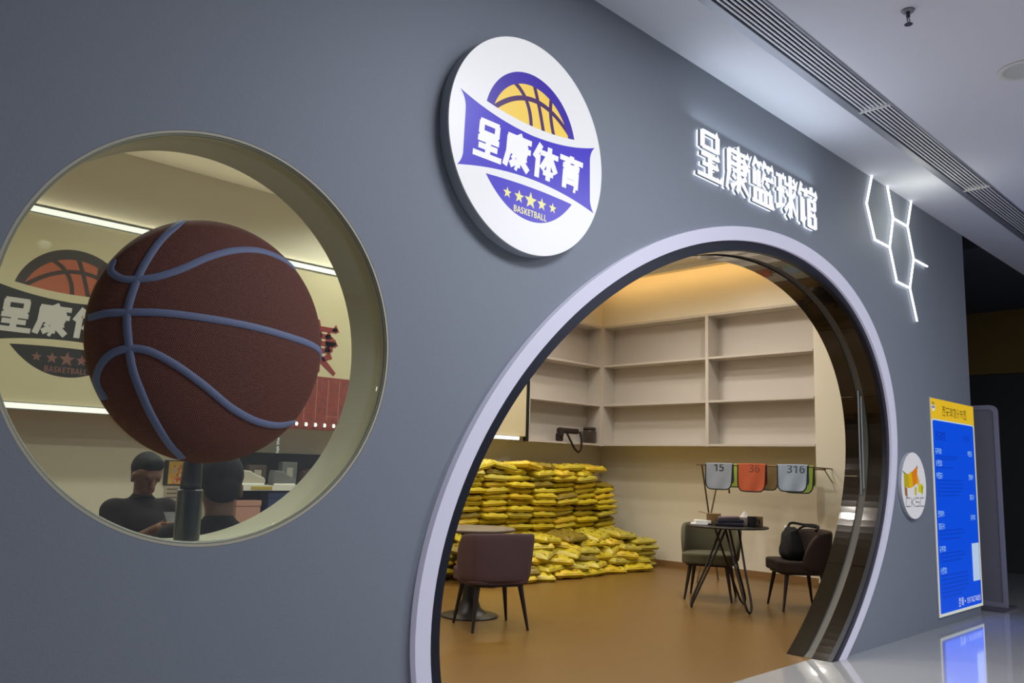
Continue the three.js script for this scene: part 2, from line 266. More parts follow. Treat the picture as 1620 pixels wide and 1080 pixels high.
// ------------------------------------------------------------------ ceiling fittings
{
  const group = 'linear air grilles of the corridor ceiling';
  const bays = [[3.51, 5.745, 'nearest bay of the slatted air grille, cut by the top of the picture'], [5.745, 7.98, 'middle bay of the slatted air grille, between its two white crossbars'], [7.98, 10.08, 'farthest bay of the slatted air grille, past the second white crossbar']];
  for (const [x0, x1, label] of bays) {
    const g = thing('air_grille', label, 'air grille', [x0, HC, 0.425], 0, group), w = x1 - x0;
    mesh('plenum', [bx(0, 0.1, 0, w, 0.13, 0.275), bx(0, 0, 0, w, 0.1, 0.006), bx(0, 0, 0.269, w, 0.1, 0.275)], M.black, g);
    mesh('frame', [bx(0, -0.006, 0, w, 0.05, 0.055), bx(0, -0.006, 0.262, w, 0.05, 0.275)], M.greyMetal, g);
    for (let i = 0; i < 7; i++) mesh('slat', bx(0, 0.002, 0.068 + i * 0.0275, w, 0.010, 0.068 + i * 0.0275 + 0.011), M.slat, g);
    mesh('crossbar', bx(w - 0.022, -0.008, 0.045, w, 0.03, 0.262), M.white, g);
  }
  const s = thing('fire_sprinkler', 'small dark fire sprinkler hanging from the white corridor ceiling', 'sprinkler', [4.585, HC, 1.225]);
  mesh('collar', lathe([[0.001, -0.012], [0.03, -0.012], [0.036, 0], [0.001, 0]], 20), M.greyMetal, s);
  mesh('body', [rod([0, -0.012, 0], [0, -0.04, 0], 0.011), tube([[-0.004, -0.04, 0], [-0.02, -0.055, 0], [0, -0.082, 0]], 0.003, 12, 6), tube([[0.004, -0.04, 0], [0.02, -0.055, 0], [0, -0.082, 0]], 0.003, 12, 6)], std(0x4a4a52, 0.4, { metalness: 0.7 }), s);
  mesh('deflector', at(new THREE.CylinderGeometry(0.022, 0.022, 0.003, 16), 0, -0.084, 0), std(0x4a4a52, 0.4, { metalness: 0.7 }), s);
  const d = thing('recessed_downlight', 'unlit round recessed downlight in the white corridor ceiling', 'downlight', [5.77, HC, 1.5]);
  mesh('trim_ring', lathe([[0.115, 0.0], [0.118, -0.008], [0.148, -0.006], [0.15, 0.0], [0.115, 0.0]], 40), M.white, d);
  mesh('reflector', lathe([[0.118, -0.004], [0.085, -0.0015], [0.05, -0.0008], [0.001, -0.0006]], 40), std(0xcfd2cd, 0.5), d);
}
UNSEEN_PANELS.forEach(([x, z], i) => {
  const p = thing('unseen_panel_light', ['unseen white corridor panel light nearest the camera', 'unseen white corridor panel light farther along the shopfront', 'unseen white corridor panel light nearest the opposite wall'][i], 'ceiling light', [x, HC, z], 0, 'unseen panel lights of the corridor');
  mesh('frame', [bx(-0.63, -0.012, -0.48, 0.63, -0.001, -0.45), bx(-0.63, -0.012, 0.45, 0.63, -0.001, 0.48), bx(-0.63, -0.012, -0.45, -0.6, -0.001, 0.45), bx(0.6, -0.012, -0.45, 0.63, -0.001, 0.45)], M.white, p);
  mesh('diffuser', bx(-0.6, -0.009, -0.45, 0.6, -0.001, 0.45), glow(COOL, 1.5), p);
});
UNSEEN_DOWNLIGHTS.forEach(([x, z], i) => {
  const d = thing('unseen_downlight', 'small round warm downlight out of view in the shop ceiling, ' + ['above the man with the phone', 'between the two round openings', 'above the hairpin table', 'nearest the round window', 'above the foot of the sack stack', 'above the sack heap', 'above the display rack', 'added left of the man with the phone', 'added between the display rack and the sacks', 'added in front of the bib rack', 'added above the middle of the sack heap'][i], 'downlight', [x, HS, z], 0, 'unseen warm downlights of the shop ceiling');
  mesh('trim_ring', lathe([[0.05, 0], [0.05, -0.006], [0.07, -0.006], [0.072, 0], [0.05, 0]], 28), M.white, d);
  mesh('lamp', at(new THREE.CylinderGeometry(0.05, 0.05, 0.004, 24), 0, -0.002, 0), glow(0xffe2b8, 9), d);
});

// ------------------------------------------------------------------ signs on the shopfront
const PURPLE = { ring: '#3a22a8', ball: '#ffd85a', seam: '#471a63', band: '#3b26c6', text: '#ffffff', star: '#f6ef9a' };
{
  const r = 0.5347, zf = 0.07, t = thing('emblem_sign', 'round white lightbox sign with a purple and yellow basketball emblem', 'sign', [2.802, 2.849, 0]);
  mesh('box', extr(disc(r - 0.004), zf - 0.014, 0.004, 96).translate(0, 0, 0.005), std(0xa9b0b8, 0.5), t);
  const face = canvas(1400, 1400, (c, w) => { c.fillStyle = '#f4f4f6'; c.fillRect(0, 0, w, w); emblem(c, w / 2, w / 2, w / 2 * 0.985, PURPLE); });
  const g = new THREE.CircleGeometry(r, 128); g.translate(0, 0, zf);
  const rim = extr(disc(r, r - 0.006), 0.01, 0, 96).translate(0, 0, zf - 0.011);
  const faceMat = new THREE.MeshStandardMaterial({ map: face, roughness: 0.35, emissive: 0xffffff, emissiveMap: face, emissiveIntensity: 0.66, color: 0x999999 });
  mesh('face', g, faceMat, t); mesh('edge', rim, M.white, t);
  const a = new THREE.RectAreaLight(0xf4f4ff, 0.5, 0.8, 0.8); a.position.set(0, 0, zf + 0.01); a.rotation.y = Math.PI; t.add(a);
}
// five raised characters with lit faces and a lit back that throws a halo on the wall
[['cheng', 4.30], ['kang', 4.638], ['lan', 4.972], ['qiu', 5.308], ['guan', 5.642]].forEach(([ch, x], i) => {
  const w = 0.315, h = 0.33, y = 3.13;
  const t = thing('sign_character', ['first raised white Chinese character, the box above three bars', 'second raised white Chinese character, with a long sweep on its left', 'third raised white Chinese character, with the grid at its foot', 'fourth raised white Chinese character, with the splayed right foot', 'last raised white Chinese character, nearest the hexagon lights'][i], 'sign letter', [x, y, 0], 0, 'raised white sign characters above the doorway');
  const shapes = (k, grow = 0) => glyphPolys(ch, 'song', k).map((p) => { const s = new THREE.Shape(); p.forEach(([a, b], j) => { const X = a / 100 * w, Y = (1 - b / 100) * h; j ? s.lineTo(X, Y) : s.moveTo(X, Y); }); s.closePath(); return s; });
  mesh('back_glow', shapes(0.9).map((s) => extr(s, 0.008).translate(0, 0, 0.008)), glow(0xe6eeff, 2.4), t);
  mesh('return', shapes(1).map((s) => extr(s, 0.018).translate(0, 0, 0.018)), std(0xa4a9b2, 0.5), t);
  mesh('face', shapes(1).map((s) => extr(s, 0.004).translate(0, 0, 0.036)), glow(0xf4f6ff, 0.95), t);
});
{
  const a = new THREE.RectAreaLight(0xe8eeff, 1.3, 1.66, 0.33); a.position.set(5.13, 3.295, 0.055); a.rotation.y = Math.PI; scene.add(a);
  const u = new THREE.RectAreaLight(0xe2f0ff, 6.3, 1.66, 0.07); u.position.set(5.13, 3.475, 0.06); u.rotation.x = Math.PI / 2 + 0.5; u.rotation.order = 'YXZ'; scene.add(u);
}
{
  const t = thing('hexagon_light', 'thin white neon lines of a broken honeycomb below the ceiling', 'wall light', [0, 0, 0]);
  const c = 7.09, P = { a: [7.06, 3.88], b: [6.93, 3.605], c: [7.08, 3.32], d: [7.4, 3.32], e: [7.505, 3.61], f: [7.4, 3.88], g: [7.845, 3.61], h: [7.965, 3.88], i: [7.965, 3.325], j: [8.31, 3.323], k: [7.84, 3.03], l: [7.534, 3.035], m: [7.985, 2.743] };
  const mat = glow(0xf6f6ff, 2.2, 0xffffff);
  for (const [p, q] of ['ab', 'bc', 'cd', 'de', 'ef', 'eg', 'gh', 'gi', 'ij', 'ik', 'kl', 'ld', 'km'].map((s) => [P[s[0]], P[s[1]]])) {
    mesh('light_tube', rod([p[0], p[1], 0.02], [q[0], q[1], 0.02], 0.0095, 0.0095, 8), mat, t);
  }
  const pl = new THREE.PointLight(0xf3f5e6, 0.3, 0, 2); pl.position.set(7.5, 3.55, 0.3); pl.shadow.radius = 10; pl.castShadow = true; scene.add(pl);
}
{
  const r = 0.285, t = thing('round_logo_plate', 'small round white lightbox with an orange and yellow mark above the letters CKSC', 'sign', [7.715, 1.2535, 0]);
  mesh('box', extr(disc(r - 0.003), 0.024, 0.003, 64).translate(0, 0, 0.004), std(0xb9bcc4, 0.5), t);
  const f = canvas(640, 640, (c, w) => {
    c.fillStyle = '#f0eef2'; c.fillRect(0, 0, w, w);
    const poly = (col, p) => { c.fillStyle = col; c.beginPath(); p.forEach(([x, y], i) => (i ? c.lineTo(x, y) : c.moveTo(x, y))); c.closePath(); c.fill(); };
    poly('#c9b52a', [[65, 195], [185, 215], [185, 345], [65, 330]]); poly('#f3c21a', [[185, 215], [262, 180], [300, 330], [185, 350]]);
    poly('#f08a1c', [[262, 195], [420, 130], [405, 290], [300, 330]]); poly('#f6b23a', [[405, 200], [470, 290], [390, 320]]);
    poly('#e8d820', [[430, 300], [560, 310], [545, 400], [420, 380]]); poly('#9fae2a', [[500, 320], [560, 335], [520, 425]]);
    poly('#a8764a', [[70, 330], [140, 345], [140, 440], [75, 410]]); poly('#d8c65a', [[330, 330], [390, 340], [370, 425], [320, 400]]);
    poly('#5a4a38', [[25, 180], [70, 190], [120, 215], [60, 200]]); poly('#7a4a20', [[400, 135], [420, 120], [430, 160]]);
    c.strokeStyle = '#8d8a94'; c.lineWidth = 11; c.lineJoin = 'miter';
    const ln = (...p) => { c.beginPath(); p.forEach(([x, y], i) => (i ? c.lineTo(x, y) : c.moveTo(x, y))); c.stroke(); };
    ln([205, 440], [100, 440], [100, 520], [205, 520]); ln([235, 435], [235, 525]); ln([320, 437], [240, 480], [325, 523]);
    ln([440, 440], [350, 440], [350, 480], [440, 480], [440, 520], [345, 520]); ln([565, 440], [470, 440], [470, 520], [565, 520]);
  });
  const g = new THREE.CircleGeometry(r, 96); g.translate(0, 0, 0.0325);
  mesh('face', g, new THREE.MeshStandardMaterial({ map: f, color: 0x999999, roughness: 0.4, emissive: 0xffffff, emissiveMap: f, emissiveIntensity: 0.5 }), t);
}
{
  // x 8.11 .. 9.33, y 0.10 .. 2.06
  const w = 1.242, h = 1.987, t = thing('directory_board', 'tall lit blue directory board with a yellow heading at the corner of the shopfront', 'sign', [8.245, 0.083, 0]);
  mesh('box', rbx(w, h, 0.012, 0.004).translate(w / 2, h / 2, 0.007), std(0xc8c9cf, 0.4, { metalness: 0.3 }), t);
  const f = canvas(1000, 1600, (c, W, H) => {
    c.fillStyle = '#f2c52b'; c.fillRect(0, 0, W, H);
    c.fillStyle = '#0a54ee'; c.beginPath(); c.moveTo(24, 190); c.quadraticCurveTo(24, 160, 54, 160); c.lineTo(946, 160); c.quadraticCurveTo(976, 160, 976, 190); c.lineTo(976, 1560); c.quadraticCurveTo(976, 1584, 950, 1584); c.lineTo(50, 1584); c.quadraticCurveTo(24, 1584, 24, 1560); c.closePath(); c.fill();
    c.strokeStyle = '#cfe0ef'; c.lineWidth = 10; c.stroke();
    c.fillStyle = '#dfe4d0'; c.fillRect(0, 1586, W, 14); c.fillRect(0, 160, 12, 1440); c.fillRect(W - 12, 160, 12, 1440);
    c.fillStyle = '#2a2416'; ['xi', 'an', 'qiu', 'guan', 'fen', 'bu', 'tu'].forEach((g, i) => inkGlyph(c, g, 250 + i * 82, 45, 74, 78, 'fine', 0.85));
    c.save(); c.translate(60, 62); c.scale(0.55, 0.55); emblem(c, 0, 0, 90, { ring: '#2a2a55', ball: '#f0d070', seam: '#5a3a20', band: '#e9edf5', text: '#30407a', star: '#ffffff' }); c.restore();
    c.fillStyle = '#0a1f9c'; ['xi', 'an', 'qiu', 'guan'].forEach((g, i) => inkGlyph(c, g, 80 + i * 55, 245, 46, 70, 'fine', 0.9)); c.globalAlpha = 0.5; ['fen', 'guan', 'bu'].forEach((g, i) => inkGlyph(c, g, 700 + i * 60, 250, 52, 66, 'fine', 0.9)); c.globalAlpha = 1;
    c.fillStyle = '#a9d6ff'; const lab = [['an', 'bu', 'qiu'], ['fen', 'xi', 'guan'], ['bu', 'tu', 'an'], ['xi', 'qiu', 'bu'], ['guan', 'an', 'fen']];
    [372, 462, 555, 838, 930, 1095, 1252].forEach((y, i) => { lab[i % 5].forEach((g, k) => inkGlyph(c, g, 62 + k * 42, y, 40, 48, 'fine', 1.25)); c.fillRect(192, y + 12, 7, 8); c.fillRect(192, y + 32, 7, 8); });
    [372, 560, 720, 880].forEach((y, i) => { lab[(i + 2) % 5].forEach((g, k) => inkGlyph(c, g, 800 + k * 38, y, 36, 46, 'fine', 1.25)); });
    c.fillStyle = '#0c2fae'; const rows = [[430, 560], [450, 520], [515, 430], [612, 650], [640, 660], [668, 640], [696, 600], [724, 560], [985, 600], [1012, 640], [1045, 520], [1150, 560], [1178, 620], [1206, 520], [1310, 640], [1340, 660], [1372, 640], [1402, 660], [1432, 600], [1462, 500]];
    rows.forEach(([y, x1]) => { for (let x = 80; x < x1; x += 18) { c.fillRect(x, y, 12, 3); c.fillRect(x + 2, y + 5, 10, 3); c.fillRect(x + (x % 7), y - 4, 3, 12); } });
        c.fillStyle = '#f1f6ff'; ['zi', 'xun'].forEach((g, i) => inkGlyph(c, g, 420 + i * 62, 1494, 56, 70, 'fine', 1)); c.font = '56px sans-serif'; c.textBaseline = 'middle'; c.beginPath(); c.arc(572, 1530, 9, 0, 7); c.fill(); c.fillText('19174274005', 610, 1532, 340);
  });
  const g = new THREE.PlaneGeometry(w - 0.012, h - 0.012); g.translate(w / 2, h / 2, 0.0135);
  mesh('face', g, new THREE.MeshStandardMaterial({ map: f, color: 0x777777, roughness: 0.3, emissive: 0xffffff, emissiveMap: f, emissiveIntensity: 0.72 }), t);
  const lbl = mesh('paper_label', rbx(0.2, 0.36, 0.003, 0.001).translate(1.08, 0.437, 0.0155), glow(0xcfe6ff, 0.45, 0xc8d8ea), t); lbl.userData.label = 'pale paper label stuck on the board, made to glow';  // paper given a faint glow of its own to match the lit board
  const a = new THREE.RectAreaLight(0x5a7dff, 0.9, 1.1, 1.9); a.position.set(w / 2, h / 2, 0.03); a.rotation.y = Math.PI; t.add(a);
}
{
  // free-standing display board beyond the corner, seen almost edge-on behind the directory board
  const t = thing('display_stand', 'grey free-standing display board with a rounded rim beyond the shopfront corner', 'display stand', [10.05, 0, -0.24]);
  const rr = (w, h, r) => { const s = new THREE.Shape(); s.moveTo(-w / 2, 0); s.lineTo(w / 2, 0); s.lineTo(w / 2, h - r); s.quadraticCurveTo(w / 2, h, w / 2 - r, h); s.lineTo(-w / 2 + r, h); s.quadraticCurveTo(-w / 2, h, -w / 2, h - r); s.closePath(); return s; };
  const pan = mesh('panel', at(extr(rr(0.58, 2.06, 0.05), 0.02), 0.01, 0.04, 0, 0, -Math.PI / 2), std(0x77757f, 0.6), t);
  const rim = rr(0.64, 2.1, 0.08), hole = rr(0.57, 2.02, 0.06); const hp = new THREE.Path(hole.getPoints(8).map((p) => new THREE.Vector2(p.x, p.y + 0.04))); rim.holes.push(hp);
  mesh('rim', at(extr(rim, 0.04, 0.004), 0.025, 0.02, 0, 0, -Math.PI / 2), std(0x8d8b9b, 0.45), t);
  mesh('base_plate', at(rbx(0.5, 0.02, 0.7, 0.008), 0, 0.011, 0), std(0x55555f, 0.4), t);
}

// ------------------------------------------------------------------ big basketball on the round window
{
  const r0 = 0.428, b = 0.18, t = thing('basketball', 'large dark red basketball relief with grey blue seams on the round window', 'basketball', [1.318, 1.712, -0.034]);
  const pts = []; for (let i = 0; i <= 40; i++) { const a = i / 40 * Math.PI / 2; pts.push(new THREE.Vector2(Math.max(0.0001, r0 * Math.cos(a)), b * Math.sin(a))); }
  const g = new THREE.LatheGeometry([new THREE.Vector2(0.0001, 0), ...pts], 120); g.rotateX(Math.PI / 2); 
  { const p = g.attributes.position, u = new Float32Array(p.count * 2); for (let i = 0; i < p.count; i++) { u[2 * i] = p.getX(i); u[2 * i + 1] = p.getY(i); } g.setAttribute('uv', new THREE.BufferAttribute(u, 2)); }
  // pebbled leather: rows of round bumps
  const N = 128, d = new Uint8Array(N * N * 4); for (let y = 0; y < N; y++) for (let x = 0; x < N; x++) { let v = 0; for (const [cx, cy] of [[32, 32], [96, 32], [0, 96], [64, 96], [128, 96]]) { const q = Math.hypot(x - cx, y - cy) / 30; v = Math.max(v, q < 1 ? Math.sqrt(1 - q * q) : 0); } const k = 4 * (y * N + x); d[k] = d[k + 1] = d[k + 2] = 255 * v; d[k + 3] = 255; }
  const peb = new THREE.DataTexture(d, N, N); peb.wrapS = peb.wrapT = THREE.RepeatWrapping; peb.magFilter = THREE.LinearFilter; peb.repeat.set(80, 80); peb.needsUpdate = true;
  mesh('shell', g, std(0x6e3d2d, 0.72, { bumpMap: peb, bumpScale: 0.0022 }), t).geometry.computeVertexNormals();
  const seams = [
    [[-0.35, 0.94], [-0.56, 0.71], [-0.69, 0.48], [-0.76, 0.27], [-0.79, 0.08], [-0.77, -0.1], [-0.72, -0.31], [-0.64, -0.48], [-0.52, -0.67], [-0.35, -0.86], [-0.2, -0.965]],
    [[-0.99, 0.04], [-0.92, 0.07], [-0.79, 0.09], [-0.57, 0.11], [-0.28, 0.11], [0.05, 0.1], [0.45, 0.07], [0.88, 0.02], [0.99, -0.03]],
    [[-0.86, 0.5], [-0.88, 0.4], [-0.83, 0.35], [-0.75, 0.35], [-0.63, 0.38], [-0.47, 0.46], [-0.22, 0.62], [0, 0.72], [0.23, 0.77], [0.46, 0.76], [0.63, 0.72]],
    [[-0.82, -0.55], [-0.89, -0.43], [-0.9, -0.32], [-0.86, -0.23], [-0.77, -0.18], [-0.65, -0.18], [-0.48, -0.25], [-0.22, -0.4], [0.04, -0.56], [0.29, -0.65], [0.52, -0.67], [0.76, -0.63]],
  ];
  const sm = std(0x737c98, 0.65);
  // a seam is a ribbon laid on the shell, a little proud of it
  for (const s of seams) {
    const cur = new THREE.CatmullRomCurve3(s.map(([x, y]) => V(x, y, 0))), n = 90, pos = [], idx = [], hw = 0.035;
    const lift = (x, y, h) => { const q = Math.hypot(x, y), k = q > 0.998 ? 0.998 / q : 1; x *= k; y *= k; const z = Math.sqrt(1 - x * x - y * y), nn = V(x / r0, y / r0, z / b).normalize(); return [x * r0 + nn.x * h, y * r0 + nn.y * h, z * b + nn.z * h]; };
    for (let i = 0; i <= n; i++) {
      const p = cur.getPoint(i / n), tg = cur.getTangent(i / n), z = Math.sqrt(Math.max(0.05, 1 - p.x * p.x - p.y * p.y));
      // keep the ribbon's width on the surface, whatever its slope
      const N3 = V(p.x / r0, p.y / r0, z / b).normalize(), dz = -(p.x * tg.x + p.y * tg.y) / z, T3 = V(tg.x * r0, tg.y * r0, dz * b).normalize(), S3 = N3.clone().cross(T3);
      for (const [o, h] of [[-1, -0.002], [-0.8, 0.0035], [0, 0.0045], [0.8, 0.0035], [1, -0.002]]) pos.push(...lift(p.x + S3.x * o * hw * 0.9, p.y + S3.y * o * hw * 0.9, h));
    }
    for (let i = 0; i < n; i++) for (let k = 0; k < 4; k++) { const a = i * 5 + k; idx.push(a, a + 1, a + 5, a + 1, a + 6, a + 5); }
    const rg = new THREE.BufferGeometry(); rg.setAttribute('position', new THREE.Float32BufferAttribute(pos, 3)); rg.setIndex(idx); rg.computeVertexNormals();
    mesh('seam', rg, sm, t);
  }
}
{
  const t = thing('water_bottle', 'dark tumbler bottle standing on the sill of the round window', 'bottle', [1.337, WIN.y - WIN.r + 0.0068, -0.15]);
  mesh('body', lathe([[0.001, 0], [0.041, 0], [0.044, 0.004], [0.044, 0.17], [0.041, 0.178], [0.001, 0.178]]), phys(0x17171a, 0.3, { clearcoat: 0.5 }), t);
  mesh('cap', lathe([[0.001, 0.178], [0.036, 0.178], [0.036, 0.21], [0.033, 0.27], [0.028, 0.278], [0.001, 0.278]]), std(0x0d0d0f, 0.4), t);
}

// ------------------------------------------------------------------ back wall of the shop: printed board, light strips, shelves
struct('wall_bulkhead', bx(-3, 1.70, -5.45, 8.13, 3.43, -5.13), M.cream);
const BOARD = '#d9cda8';
{
  const t = thing('wall_board', 'long glossy cream board along the back wall with a big dark basketball emblem', 'wall panel', [0, 0, -5.13]);
  mesh('board', bx(-2.98, 1.72, 0.001, 8.119, 3.349, 0.045), M.glossBoard, t);
  const S = 0.8, em = canvas(1200, 1200, (c, w) => { c.fillStyle = BOARD; c.fillRect(0, 0, w, w); emblem(c, w / 2, w / 2, w / 2, { ring: '#3d342d', ball: '#b9603a', seam: '#402a22', band: '#221d1c', text: '#d8d2cf', star: '#8a5a50' }); });
  const pm = M.glossBoard.clone(); pm.map = em; pm.color.set(0xffffff);
  mesh('printed_emblem', new THREE.PlaneGeometry(2 * S, 1.6).translate(2.37, 2.527, 0.0465), pm, t);
  struct('trim_2', bx(8.12, 1.66, -5.13, 8.165, 3.43, -5.07), M.black);
  const red = std(0x8e2a22, 0.6);
  mesh('red_character', glyphPolys('kang', 'song', 1.1).map((p) => { const s = new THREE.Shape(); p.forEach(([a, b], j) => { const X = 4.52 + a / 100 * 0.6, Y = 2.82 - b / 100 * 0.606; j ? s.lineTo(X, Y) : s.moveTo(X, Y); }); s.closePath(); return extr(s, 0.004).translate(0, 0, 0.045); }), red, t);
}
{
  const t = canvas(512, 512, (c, w) => {
    c.fillStyle = '#8f3a2a'; c.fillRect(0, 0, w, w);
    for (let i = 0; i < 900; i++) { c.fillStyle = `rgba(${rnd(70, 190) | 0},${rnd(30, 80) | 0},${rnd(25, 60) | 0},.35)`; c.fillRect(rnd(0, w), rnd(0, w), rnd(3, 16), rnd(8, 40)); }
    c.strokeStyle = '#c98a70'; c.lineWidth = 3; for (const x of [190, 260, 330, 400]) { c.beginPath(); c.moveTo(x, 20); c.lineTo(x, 420); c.stroke(); } c.beginPath(); c.moveTo(330, 380); c.lineTo(470, 380); c.stroke();
  });
  const p = thing('red_wall_picture', 'brick red picture on the back board below the red character', 'picture', [4.86, 1.925, -5.075]);
  mesh('sheet', rbx(1.05, 0.575, 0.01, 0.002), std(0x8f3a2a, 0.6), p); mesh('print', new THREE.PlaneGeometry(1.03, 0.555).translate(0, 0, 0.0065), new THREE.MeshStandardMaterial({ map: t, roughness: 0.55 }), p);
  for (let i = 0; i < 5; i++) { const d = thing('spot_lamp', `small bright white lamp under the red picture, ${['leftmost', 'second from the left', 'middle one', 'second from the right', 'rightmost'][i]} of five`, 'lamp', [4.641 + i * 0.1137, 1.69, -5.058], 0, 'five small lamps under the red picture'); mesh('holder', rbx(0.03, 0.045, 0.02, 0.005).translate(0, 0, -0.006), M.white, d); mesh('bulb', at(new THREE.SphereGeometry(0.013, 12, 10).scale(1, 1.4, 1), 0, 0, 0.008), glow(0xfff3e8, 3), d); }
}
const strip = (name, label, x0, x1, y0, y1, faceUp) => {
  const t = thing('light_strip', label, 'light strip', [x0, y0, -5.08]);
  mesh('profile', bx(0, -0.006, -0.045, x1 - x0, y1 - y0 + 0.006, -0.001), M.greyMetal, t);
  mesh('tube', bx(0, 0, 0, x1 - x0, y1 - y0, 0.018), glow(0xfff6ea, 1.15), t);
  if (faceUp) { const u = new THREE.RectAreaLight(0xfff0dc, L.strip * 2, x1 - x0, 0.02); u.position.set((x1 - x0) / 2, y1 - y0 + 0.012, 0.012); u.rotation.order = 'YXZ'; u.rotation.x = Math.PI / 2 + 0.9; t.add(u); }
  const a = new THREE.RectAreaLight(0xfff0dc, L.strip, x1 - x0, y1 - y0); a.position.set((x1 - x0) / 2, (y1 - y0) / 2, 0.022); a.rotation.y = Math.PI; t.add(a);
};
strip('a', 'long white light strip along the upper edge of the back board', -1.5, 8.1, 3.356, 3.402, true);
strip('b', 'white light strip along the lower edge of the back board, behind the big basketball', -1.5, 4.3, 1.668, 1.712);
strip('c', 'short white light strip along the lower edge of the back board, left of the shelves', 5.6, 7.98, 1.668, 1.712);
{
  const Y = [1.66, 2.235, 2.815, 3.4], th = 0.028;
  const a = thing('wall_shelving', 'cream open shelving along the right wall, three rows in two bays', 'shelves', [9.7, 0, 0]);
  mesh('back_panel', bx(0.255, 1.66, -5.08, 0.272, 3.428, -1.80), M.creamBoard, a);
  for (const y of Y) mesh('shelf', bx(0, y, -5.06, 0.253, y + th, -1.80), M.creamBoard, a);
  for (const z of [-5.08, -3.30]) mesh('divider', bx(-0.004, 1.655, z, 0.253, 3.429, z + 0.045), M.creamBoard, a);
  const b = thing('back_shelving', 'cream open shelving on the back wall in the corner, right of the printed board', 'shelves', [8.17, 0, -5.08]);
  mesh('back_panel', bx(0, 1.66, -0.275, 1.53, 3.428, -0.257), M.creamBoard, b);
  for (const y of Y) mesh('shelf', bx(0.02, y, -0.255, 1.51, y + th, 0), M.creamBoard, b);
  mesh('end_panel', bx(0, 1.655, -0.255, 0.02, 3.429, 0.001), M.creamBoard, b); mesh('end_panel', bx(1.51, 1.655, -0.255, 1.528, 3.429, 0.001), M.creamBoard, b);
}
{
  const c = thing('unseen_cove_light', 'unseen warm amber light strip behind an added cream lip at the ceiling over the right wall shelves', 'light strip', [9.4, HS, -5.0]);  // unseen strip, placed to cast the amber glow over the shelves
  mesh('lip', bx(-0.012, -0.06, 0, 0.0, -0.001, 3.1), M.cream, c); mesh('carrier', bx(0, -0.012, 0, 0.06, -0.001, 3.1), M.cream, c);  // lip added only to keep the tube out of view
  mesh('tube', rod([0.025, -0.03, 0.02], [0.025, -0.03, 3.08], 0.01, 0.01, 12), glow(0xffc064, 3), c);
  const a = new THREE.RectAreaLight(AMBER, L.cove, 3.0, 0.03); a.position.set(0.04, -0.035, 1.55); a.rotation.order = 'YXZ'; a.rotation.y = -Math.PI / 2; a.rotation.x = -0.35; c.add(a);
}
// things left on the lowest back shelf
{
  const t = thing('strapped_pouch', 'dark rolled pouch with a looped strap hanging over the lowest shelf', 'bag', [8.87, 1.688, -5.15]); t.scale.x = 0.82;
  mesh('roll', [rbx(0.46, 0.075, 0.09, 0.03, 3).translate(0.2, 0.155, 0.03), rbx(0.09, 0.13, 0.1, 0.03, 3).translate(-0.02, 0.13, 0.03), rbx(0.1, 0.12, 0.1, 0.03, 3).translate(0.0, 0.061, 0.0)], std(0x2a1c18, 0.8), t);
  const st = (pts) => tube(pts, 0.017, 24, 8);
  mesh('strap', [st([[0.06, 0.13, 0.09], [0.14, 0.0, 0.12], [0.24, -0.1, 0.125], [0.33, -0.14, 0.125]]), st([[0.41, 0.15, 0.09], [0.415, 0.02, 0.12], [0.39, -0.1, 0.125], [0.33, -0.14, 0.125]])], std(0x241714, 0.85), t);
  const c = thing('dark_jar', 'dark glossy jar in the corner of the lowest back shelf', 'jar', [9.585, 1.688, -5.2]); c.scale.setScalar(0.92);
  mesh('body', lathe([[0.001, 0], [0.1, 0], [0.112, 0.02], [0.112, 0.19], [0.095, 0.215], [0.001, 0.215]], 28), phys(0x3c322d, 0.25, { clearcoat: 0.6 }), c);
  mesh('lid', lathe([[0.001, 0.215], [0.1, 0.215], [0.1, 0.25], [0.09, 0.258], [0.001, 0.258]], 28), std(0x4a4038, 0.4), c);
}

